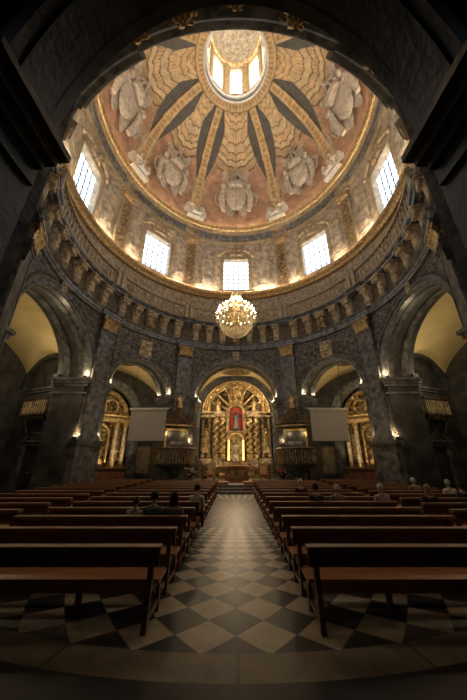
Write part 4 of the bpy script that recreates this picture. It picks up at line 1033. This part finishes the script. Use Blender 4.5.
# ------------------------------------------------------------------ pulpits on the pilasters beside the altar arch
def pulpit(sgn):
    side = 'left' if sgn < 0 else 'right'; a = sgn*28.5
    t = thing('pulpit', 'gilded pulpit balcony with a canopy on the pier at the %s of the altar arch' % side, 'pulpit', P(9.4, a, 0), -R(a))
    oct_ = [(x, y) for x, y in ((-1.35, .1), (-1.35, -.55), (-.75, -1.1), (.75, -1.1), (1.35, -.55), (1.35, .1))]
    def prism(mb, z0, z1, k0=1, k1=1):
        n = len(oct_); mb.add([(x*k0, y*k0, z0) for x, y in oct_]+[(x*k1, y*k1, z1) for x, y in oct_], [tuple(reversed(range(n))), tuple(range(n, 2*n))]+[(i, (i+1) % n, n+(i+1) % n, n+i) for i in range(n)])
    mb = MB(); prism(mb, 1.45, 1.6, .95, 1.03); prism(mb, 1.6, 1.7, 1.05, 1.05); prism(mb, 1.0, 1.45, .3, .85); prism(mb, 0, 1.0, .26, .3); mb.build('base', 'nearblack_shade', t)
    mb = MB(); prism(mb, 2.6, 2.72, 1.03, 1.03); prism(mb, 2.72, 2.78, 1.08, 1.08)
    # hollow rail: only the front strip of the prism is kept as a thick rail
    mb = MB()
    for (x0, y0), (x1, y1) in zip(oct_, oct_[1:]): mb.tube([(x0, y0, 2.66), (x1, y1, 2.66)], .085, 8)
    mb.build('rail', 'darkgilt', t)
    for (x0, y0), (x1, y1) in zip(oct_, oct_[1:]):
        n = max(2, int(math.hypot(x1-x0, y1-y0)/.2))
        for i in range(n):
            o = link('baluster', bl2m_, t); o.location = (x0+(x1-x0)*(i+.5)/n, y0+(y1-y0)*(i+.5)/n, 1.7); o.scale = (1.2, 1.2, 1.06)
    mb = MB(); mb.box((0, -.02, 3.4), (1.75, .1, 1.5)); mb.build('back_panel', 'nearblack_shade', t)
    mb = MB(); mb.box((-.82, -.12, 3.35), (.14, .1, 1.3)); mb.box((.82, -.12, 3.35), (.14, .1, 1.3)); mb.box((0, -.12, 4.02), (1.78, .1, .14)); mb.build('lit_frame', 'gold', t)
    mb = MB(); prism(mb, 4.3, 4.42, .95, 1.0); prism(mb, 4.42, 4.55, 1.05, 1.0); prism(mb, 4.55, 4.62, .95, .9); mb.build('canopy', 'darkgilt', t)
    mb = MB(); mb.lathe([(.85, 4.6), (.62, 4.75), (.52, 5.1), (.34, 5.3), (.3, 5.5), (.16, 5.65)], 10, (0, -.35, 0))
    for k in range(6): q = PI+PI*k/5; mb.tube([(.8*math.cos(q), -.35+.6*math.sin(q), 4.65), (.7*math.cos(q), -.35+.55*math.sin(q), 5.0), (.3*math.cos(q), -.35+.25*math.sin(q), 5.35)], .07, 6)
    mb.build('crown', 'darkgilt', t, smooth=40)
    mb = MB(); saint(mb, .95, -.35, 0, 5.6); mb.build('finial_figure', 'gold', t, smooth=60)
    F = local(a); point(F(-.55, 9.4-.4, 3.75), 9, (1, .76, .42), .05); point(F(.55, 9.4-.4, 3.75), 9, (1, .72, .32), .05)
bl2m_ = bl2.mesh('baluster', 'oldgold', 40)
pulpit(-1); pulpit(1)

# ------------------------------------------------------------------ projection screens
for sgn, x in ((-1, -6.35), (1, 6.68)):
    side = 'left' if sgn < 0 else 'right'
    t = thing('projection_screen', 'grey projection screen hanging in %s' % BNAME[sgn*47], 'projection screen', (x, 20.0, 3.1), sgn*R(3))
    mb = MB(); mb.box((0, 0, 1.12), (2.62, .015, 2.16)); mb.build('cloth', 'screen', t); mb = MB(); mb.box((0, 0, 2.27), (2.86, .14, .14)); mb.build('case', 'white', t); mb = MB(); mb.box((0, 0, .02), (2.66, .04, .05)); mb.build('bottom_bar', 'black', t)
    for s in (-1, 1): mb = MB(); mb.tube([(s*1.25, 0, 2.3), (s*1.25, 0, 6.0)], .012, 5); mb.build('hanging_wire', 'iron', t)

# ------------------------------------------------------------------ pews
def pew_proto(L, kneel):
    p = Proto()
    mb = MB(); mb.box((0, .30, .445), (L, .42, .045)); mb.box((0, .12, .37), (L-.1, .03, .11)); mb.box((0, .46, .37), (L-.1, .03, .11)); p.part('seat', mb.mesh('seat', 'seatwood'))
    mb = MB(); mb.box((0, .03, .725), (L, .035, .21)); bk = p.part('backrest', mb.mesh('backrest', 'wood')); mb = MB(); mb.box((0, -.01, .835), (L+.04, .15, .06)); p.part('top_rail', mb.mesh('top_rail', 'woodtop'), bk)
    xs = [-L/2+.09, L/2-.09]+([-L/6, L/6] if L > 2.5 else [0])
    mb = MB()
    for k, x in enumerate(xs):
        m_ = MB(); (m_.box((x, -.09, .41), (.065, .07, .82), skew=(0, .11)) if k < 2 else None); m_.box((x, .46 if k < 2 else .4, .21), (.065, .07, .42))
        if k < 2: m_.box((x, .22, .4), (.06, .5, .08)); m_.box((x, .2, .12), (.05, .5, .06))
        if k < 2: m_.box((x, .0, .62), (.065, .1, .4))
        p.part('leg_frame', m_.mesh('leg_frame', 'wood'))
    if kneel:
        mb = MB(); mb.box((0, -.36, .19), (L-.12, .18, .05)); kn = p.part('kneeler', mb.mesh('kneeler', 'woodtop'))
        for k, x in enumerate(xs[:2]): m_ = MB(); m_.box((x*.97, -.36, .085), (.06, .16, .17)); m_.box((x*.97, -.2, .1), (.05, .3, .05)); p.part('kneeler_foot', m_.mesh('kneeler_foot', 'wood'), kn)
    return p
PI0, PI1 = pew_proto(3.45, False), pew_proto(3.45, True)
ROW0, ROWD = 4.33, 1.03
def rowname(i): return ORD[i]+' row from the entrance'
SPANS = {}
for i in range(13):
    Y = ROW0+ROWD*i
    for s in (-1, 1):
        (PI0 if i == 0 else PI1).put('pew', 'dark wooden pew %s of the central aisle, %s' % ('left' if s < 0 else 'right', rowname(i)), 'pew', (s*(.95+1.725)-(.06 if s < 0 else 0), Y, 0), 0, 'pews in the nave')
OUT = {}
for i in range(11):
    Y = 7.15+ROWD*i; xm = min(8.1, math.sqrt(8.75**2-(max(abs(Y-13.0), abs(Y+.5-13)))**2))
    L = round((xm-4.95)/.4)*.4
    if L < .8: continue
    for s in (-1, 1):
        key = (L,); 
        if key not in OUT: OUT[key] = pew_proto(L, True)
        OUT[key].put('pew', 'dark wooden pew in the %s side block, %s of that block from the entrance' % ('left' if s < 0 else 'right', ORD[i]), 'pew', (s*(4.95+L/2), Y, 0), 0, 'pews in the nave')

# ------------------------------------------------------------------ seated people
def skin_mesh(name, verts, edges, radii, root=0, sub=2):
    me = bpy.data.meshes.new(name); me.from_pydata(verts, edges, []); o = bpy.data.objects.new(name, me); COL.objects.link(o)
    md = o.modifiers.new('s', 'SKIN'); md.use_smooth_shade = True
    for i, r in enumerate(radii):
        sv = me.skin_vertices[0].data[i]; sv.radius = (r, r) if not isinstance(r, tuple) else r; sv.use_root = (i == root)
    sb = o.modifiers.new('b', 'SUBSURF'); sb.levels = sub; sb.render_levels = sub
    dg = bpy.context.evaluated_depsgraph_get(); ev = o.evaluated_get(dg); m2 = bpy.data.meshes.new_from_object(ev); m2.name = name
    bpy.data.objects.remove(o); bpy.data.meshes.remove(me)
    m2.polygons.foreach_set('use_smooth', [True]*len(m2.polygons)); return m2
# the person faces +y, sits on a seat 0.47 high with the pelvis at the origin's x, y
def person_body():
    V = []; E = []; Rr = []
    def v(p, r, up=None):
        V.append(p); Rr.append(r); i = len(V)-1
        if up is not None: E.append((up, i))
        return i
    pel = v((0, 0, .58), (.16, .12)); w = v((0, -.01, .74), (.145, .1), pel); ch = v((0, 0, .92), (.165, .11), w); sh = v((0, 0, 1.04), (.13, .085), ch); nk = v((0, .01, 1.12), .055, sh); n2 = v((0, .025, 1.17), .052, nk)
    h1 = v((0, .035, 1.235), (.072, .085), n2); h2 = v((0, .03, 1.31), (.08, .095), h1); h3 = v((0, .025, 1.375), (.055, .065), h2)
    for s in (-1, 1):
        a = v((s*.18, 0, 1.02), .062, sh); b = v((s*.235, .02, .78), .045, a); c = v((s*.17, .24, .68), .035, b); d = v((s*.14, .3, .675), (.036, .02), c)
        for k in range(4):                              # fingers resting on the thigh
            x = s*(.175-.022*k); l = (.055, .07, .075, .06)[k]; f1 = v((x, .345, .672), .0085, d); f2 = v((x, .345+l*.6, .664), .008, f1); v((x, .345+l, .648), .007, f2)
        t1 = v((s*.105, .315, .672), .01, d); v((s*.09, .355, .664), .008, t1)
        g = v((s*.1, .06, .56), .095, pel); k1 = v((s*.13, .44, .55), .065, g); k2 = v((s*.13, .46, .30), .052, k1); an = v((s*.13, .45, .09), .036, k2); v((s*.135, .58, .045), (.045, .03), an)
    return skin_mesh('body', V, E, Rr, 0, 1)
def clothes():
    V = []; E = []; Rr = []
    def v(p, r, up=None):
        V.append(p); Rr.append(r); i = len(V)-1
        if up is not None: E.append((up, i))
        return i
    pel = v((0, 0, .60), (.178, .138)); w = v((0, -.01, .74), (.165, .122), pel); ch = v((0, 0, .92), (.185, .13), w); sh = v((0, 0, 1.045), (.15, .1), ch); v((0, .008, 1.095), (.075, .07), sh)
    for s in (-1, 1): a = v((s*.185, 0, 1.02), .078, sh); b = v((s*.24, .02, .79), .06, a); v((s*.222, .075, .757), .055, b)
    shirt = skin_mesh('shirt', V, E, Rr, 0, 1)
    V.clear(); E.clear(); Rr.clear()
    pel = v((0, 0, .57), (.172, .13))
    for s in (-1, 1): g = v((s*.1, .08, .56), .108, pel); k1 = v((s*.13, .44, .55), .08, g); k2 = v((s*.13, .465, .3), .066, k1); v((s*.13, .455, .11), .056, k2)
    tr = skin_mesh('trousers', V, E, Rr, 0, 1)
    return shirt, tr
BODY = person_body(); BODY.materials.append(M['skin']); SHIRT, TROU = clothes(); SHIRT.materials.append(M['white']); TROU.materials.append(M['black'])
def hair_mesh(long):
    mb = MB(); vs = []; n, m = 16, 10
    mb.grid(lambda s, t: (.098*math.sin(t*2.1)*math.cos(s*2*PI)*1.0, .02+.115*math.sin(t*2.1)*math.sin(s*2*PI), 1.30+.125*math.cos(t*2.1)), n, m, skip=lambda i, j: j >= 5 and 1 <= i <= 6)
    if long: mb.grid(lambda s, t: ((.1+.03*t)*math.cos(PI+s*PI), .02+(.11-.02*t)*math.sin(PI+s*PI), 1.33-.28*t), 12, 6)
    return mb.mesh('hair', 'black', True)
HS, HL = hair_mesh(False), hair_mesh(True)
fm = MB(); fm.ball((0, .128, 1.27), .016, 8, 6, (1, 1.3, 1.6)); fm.ball((-.086, .03, 1.27), .022, 8, 6, (.4, .8, 1.3)); fm.ball((.086, .03, 1.27), .022, 8, 6, (.4, .8, 1.3)); FACE = fm.mesh('ears_and_nose', 'skin', True)
ey = MB(); ey.ball((-.032, .113, 1.3), .012, 8, 6); ey.ball((.032, .113, 1.3), .012, 8, 6); EYES = ey.mesh('eyes', 'black', True); mo = MB(); mo.ball((0, .112, 1.222), .024, 8, 5, (1, .4, .3)); MOUTH = mo.mesh('mouth', 'redcloth', True)
def cm(n, c): 
    if n not in M: M[n] = pm(n, c, tuple(min(1, x*1.15) for x in c), 20, .85)
    return M[n]
def seated(X, row, label, shirt, hair, long=False, k=1.0, outer=False, dz=0):
    Y = (ROW0+ROWD*row if not outer else 7.15+ROWD*row)+.26
    t = thing('person', label, 'person', (X, Y, (.47-.465*k)+dz), random.uniform(-.12, .12), 'people seated in the pews', None, k)
    link('body', BODY, t); o = link('shirt', SHIRT, t); o.material_slots[0].link = 'OBJECT'; o.material_slots[0].material = cm(*shirt)
    o = link('trousers', TROU, t); o = link('hair', HL if long else HS, t); o.material_slots[0].link = 'OBJECT'; o.material_slots[0].material = cm(*hair)
    for n, me in (('ears_and_nose', FACE), ('eyes', EYES), ('mouth', MOUTH)): link(n, me, t)
GRN = ('green_shirt', (.1, .22, .15)); WHT = ('white_shirt', (.6, .58, .53)); NVY = ('navy_shirt', (.03, .04, .07)); GRY = ('grey_shirt', (.2, .2, .21)); LIL = ('lilac_shirt', (.45, .4, .48)); DRK = ('dark_shirt', (.03, .028, .028))
HB = ('black_hair', (.012, .01, .01)); HG = ('grey_hair', (.42, .4, .37)); HBR = ('brown_hair', (.09, .05, .025)); HBL = ('blond_hair', (.36, .25, .13)); HW = ('white_hair', (.62, .58, .5))
seated(-2.16, 2, 'small child in a pale shirt beside the adult in green', WHT, HBR, k=.74)
seated(-1.77, 2, 'person in a green shirt seated between the child and a dark-haired person', GRN, HB, k=.86)
seated(-1.34, 2, 'dark-haired person in grey seated at the aisle side of the person in green', GRY, HB, True, .84)
seated(-1.12, 4, 'person in a white shirt alone at the aisle end of a left pew', WHT, HB, k=.84)
seated(4.15, 4, 'white-haired person in a lilac shirt at the outer end of a right centre pew', LIL, HW, k=.86)
seated(5.33, 1, 'blond-haired person in dark clothes in the right side pews, nearest to the camera there', DRK, HBL, True, .86, True)
seated(6.80, 4, 'white-haired person in a grey shirt far back in the right side pews', GRY, HW, False, .86, True)
seated(7.38, 3, 'grey-haired person in a white shirt near the right side wall', WHT, HG, False, .86, True)
seated(7.04, 2, 'dark-haired person in navy near the right edge of the side pews', NVY, HB, False, .84, True)
seated(2.31, 6, 'grey-haired person in dark clothes in a right centre pew, farthest of three there', DRK, HG, False, .86)
seated(2.29, 4, 'black-haired person in navy in the middle of a right centre pew', NVY, HB, False, .86)
seated(2.90, 4, 'white-haired person in grey beside the black-haired person in navy', GRY, HW, False, .84)

# ------------------------------------------------------------------ crystal chandelier
ch = thing('chandelier', 'large lit crystal chandelier hanging in the middle of the rotunda', 'chandelier', (0, D, 7.95))
mb = MB(); mb.lathe([(.02, 0), (.1, .08), (.05, .2), (.14, .35), (.06, .6), (.2, .75), (.09, .95), (.16, 1.2), (.06, 1.5), (.12, 1.75), (.05, 2.2), (.14, 2.4), (.03, 2.7), (.03, 2.95)], 14); mb.build('stem', 'brass', ch, smooth=50)
mb = MB(); mb.tube([(0, 0, 2.9), (0, 0, 35.6)], .012, 6); mb.build('hanging_cable', 'iron', ch)
def drops(path_fn, n, k, size, name, seed=0):
    mb = MB()
    for i in range(n):
        a = 2*PI*(i+.5*(seed % 2))/n
        for j in range(k):
            q = (j+.5)/k; r, z = path_fn(q); x, y = r*math.cos(a), r*math.sin(a); s = size*(.7+.5*((i*7+j*3) % 5)/5)
            mb.add([(x, y, z+s), (x+s*.6, y, z), (x, y+s*.6, z), (x-s*.6, y, z), (x, y-s*.6, z), (x, y, z-s*1.5)], [(0, 1, 2), (0, 2, 3), (0, 3, 4), (0, 4, 1), (5, 2, 1), (5, 3, 2), (5, 4, 3), (5, 1, 4)])
    return mb.build(name, 'crystal', ch)
drops(lambda q: (.1+.8*math.sin(q*PI/2), .06+.95*(1-math.cos(q*PI/2))), 44, 15, .055, 'crystal_basket')
point((0, D, 7.95+.62), 150, (1, .8, .52), .12); point((0, D, 7.95+1.75), 100, (1, .8, .52), .1)
drops(lambda q: (.12+.55*(1-q)**2.4, 1.0+1.0*q), 34, 18, .052, 'upper_crystal_strands', 1)
drops(lambda q: (.06+.22*math.sin(q*PI)+.12*q*q, 2.0+.8*q), 20, 11, .05, 'crystal_crown')
mb = MB()
for rr, z in ((.9, 1.0), (.5, 1.3), (.22, 2.1)): mb.tube([(rr*math.cos(k*PI/20), rr*math.sin(k*PI/20), z) for k in range(41)], .022, 6)
mb.build('ring', 'brass', ch, smooth=True)
for n, r0, r1, z0, z1, off in ((24, .3, 1.06, .8, 1.12, 0), (20, .25, .95, 1.05, 1.45, .5), (14, .2, .66, 1.3, 1.72, .5), (8, .1, .3, 1.9, 2.1, 0)):
    for i in range(n):
        a = 2*PI*(i+off)/n; ca, sa = math.cos(a), math.sin(a)
        mb = MB(); mb.tube([((r0+(r1-r0)*q)*ca, (r0+(r1-r0)*q)*sa, z0-.16*math.sin(q*PI)+(z1-z0)*q) for q in [k/7 for k in range(8)]], .016, 6); mb.lathe([(.015, 0), (.06, .03), (.065, .045)], 8, (r1*ca, r1*sa, z1))
        arm = mb.build('arm', 'brass', ch, smooth=50)
        mb = MB(); mb.lathe([(.018, .03), (.018, .14)], 7, (r1*ca, r1*sa, z1)); mb.build('candle', 'white', arm)
        mb = MB(); mb.ball((r1*ca, r1*sa, z1+.18), .032, 7, 5, (1, 1, 1.5)); mb.build('bulb', 'bulb', arm)
        mb = MB()
        for j in range(3):
            z = z1-.06-.09*j; s = .04; x, y = r1*ca, r1*sa
            mb.add([(x, y, z+s), (x+s*.6, y, z), (x, y+s*.6, z), (x-s*.6, y, z), (x, y-s*.6, z), (x, y, z-s*1.5)], [(0, 1, 2), (0, 2, 3), (0, 3, 4), (0, 4, 1), (5, 2, 1), (5, 3, 2), (5, 4, 3), (5, 1, 4)])
        mb.build('pendant_drops', 'crystal', arm)

# ------------------------------------------------------------------ light strips on the ledges (upwards into the drum and the dome)
def strip(name, r, z, label, n=72, mat='led'):
    t = thing(name, label, 'light', (0, D, z)); mb = MB()
    vs = []
    for i in range(n):
        a = 2*PI*i/n
        for (rr, zz_) in ((r-.04, .0), (r+.04, .0), (r+.04, .03), (r-.04, .03)): vs.append((rr*math.cos(a), rr*math.sin(a), zz_))
    mb.add(vs, [(4*i+j, 4*((i+1) % n)+j, 4*((i+1) % n)+(j+1) % 4, 4*i+(j+1) % 4) for i in range(n) for j in range(4)]); mb.build('strip', mat, t)
strip('light_strip', 10.04, 17.31, 'warm light strip lying on the gilded ledge below the drum windows')
strip('light_strip', 9.84, 25.71, 'warm light strip lying on the gilded cornice at the foot of the dome', mat='ledsoft')
# added spots that brighten the altarpiece, with invented floor housings
for x in (-2.6, 2.6):
    spot((x, 24.6, 6.6), (x*.3, 27.6, 7), 150, (1, .82, .6), 100); spot((x, 24.9, 1.2), (x*.6, 27.6, 4), 120, (1, .8, .55), 100)
    o = fpz.put('floodlight', 'added black floodlight on the chapel floor, %s of the altarpiece' % ('left' if x < 0 else 'right'), 'lamp', (x, 24.9, .45), 0)
spot((0, 26.2, 5.0), (0, 27.6, 5.3), 30, (1, .4, .25), 75)
spot((0, 24.6, 6.8), (0, 20.3, .8), 1100, (1, .74, .48), 80)  # added spot that brightens the altar and the furniture around it

# ------------------------------------------------------------------ daylight through the windows
def area(loc, tgt, e, sx, sy, c):
    l = bpy.data.lights.new('daylight', 'AREA'); l.shape = 'RECTANGLE'; l.size = sx; l.size_y = sy; l.energy = e; l.color = c
    o = bpy.data.objects.new('daylight', l); COL.objects.link(o); o.location = loc; o.rotation_euler = (Vector(tgt)-Vector(loc)).to_track_quat('-Z', 'Y').to_euler(); return o

w_ = bpy.data.worlds.new('World'); sc.world = w_; w_.use_nodes = True
w_.node_tree.nodes['Background'].inputs[0].default_value = (.7, .82, 1, 1); w_.node_tree.nodes['Background'].inputs[1].default_value = .02

# ------------------------------------------------------------------ camera
cam = bpy.data.cameras.new('Camera'); co = bpy.data.objects.new('Camera', cam); COL.objects.link(co)
co.location = (0, 0, 1.92); co.rotation_euler = (R(90+22.055), 0, 0)
cam.sensor_fit = 'VERTICAL'; cam.sensor_height = 36; cam.lens = 270.9/700*36; cam.shift_x = -2.5/700; cam.clip_start = .05; cam.clip_end = 200
sc.camera = co
vs_ = sc.view_settings; vs_.view_transform = 'Standard'; vs_.look = 'None'; vs_.gamma = 1; vs_.use_curve_mapping = False; vs_.exposure = 0.5
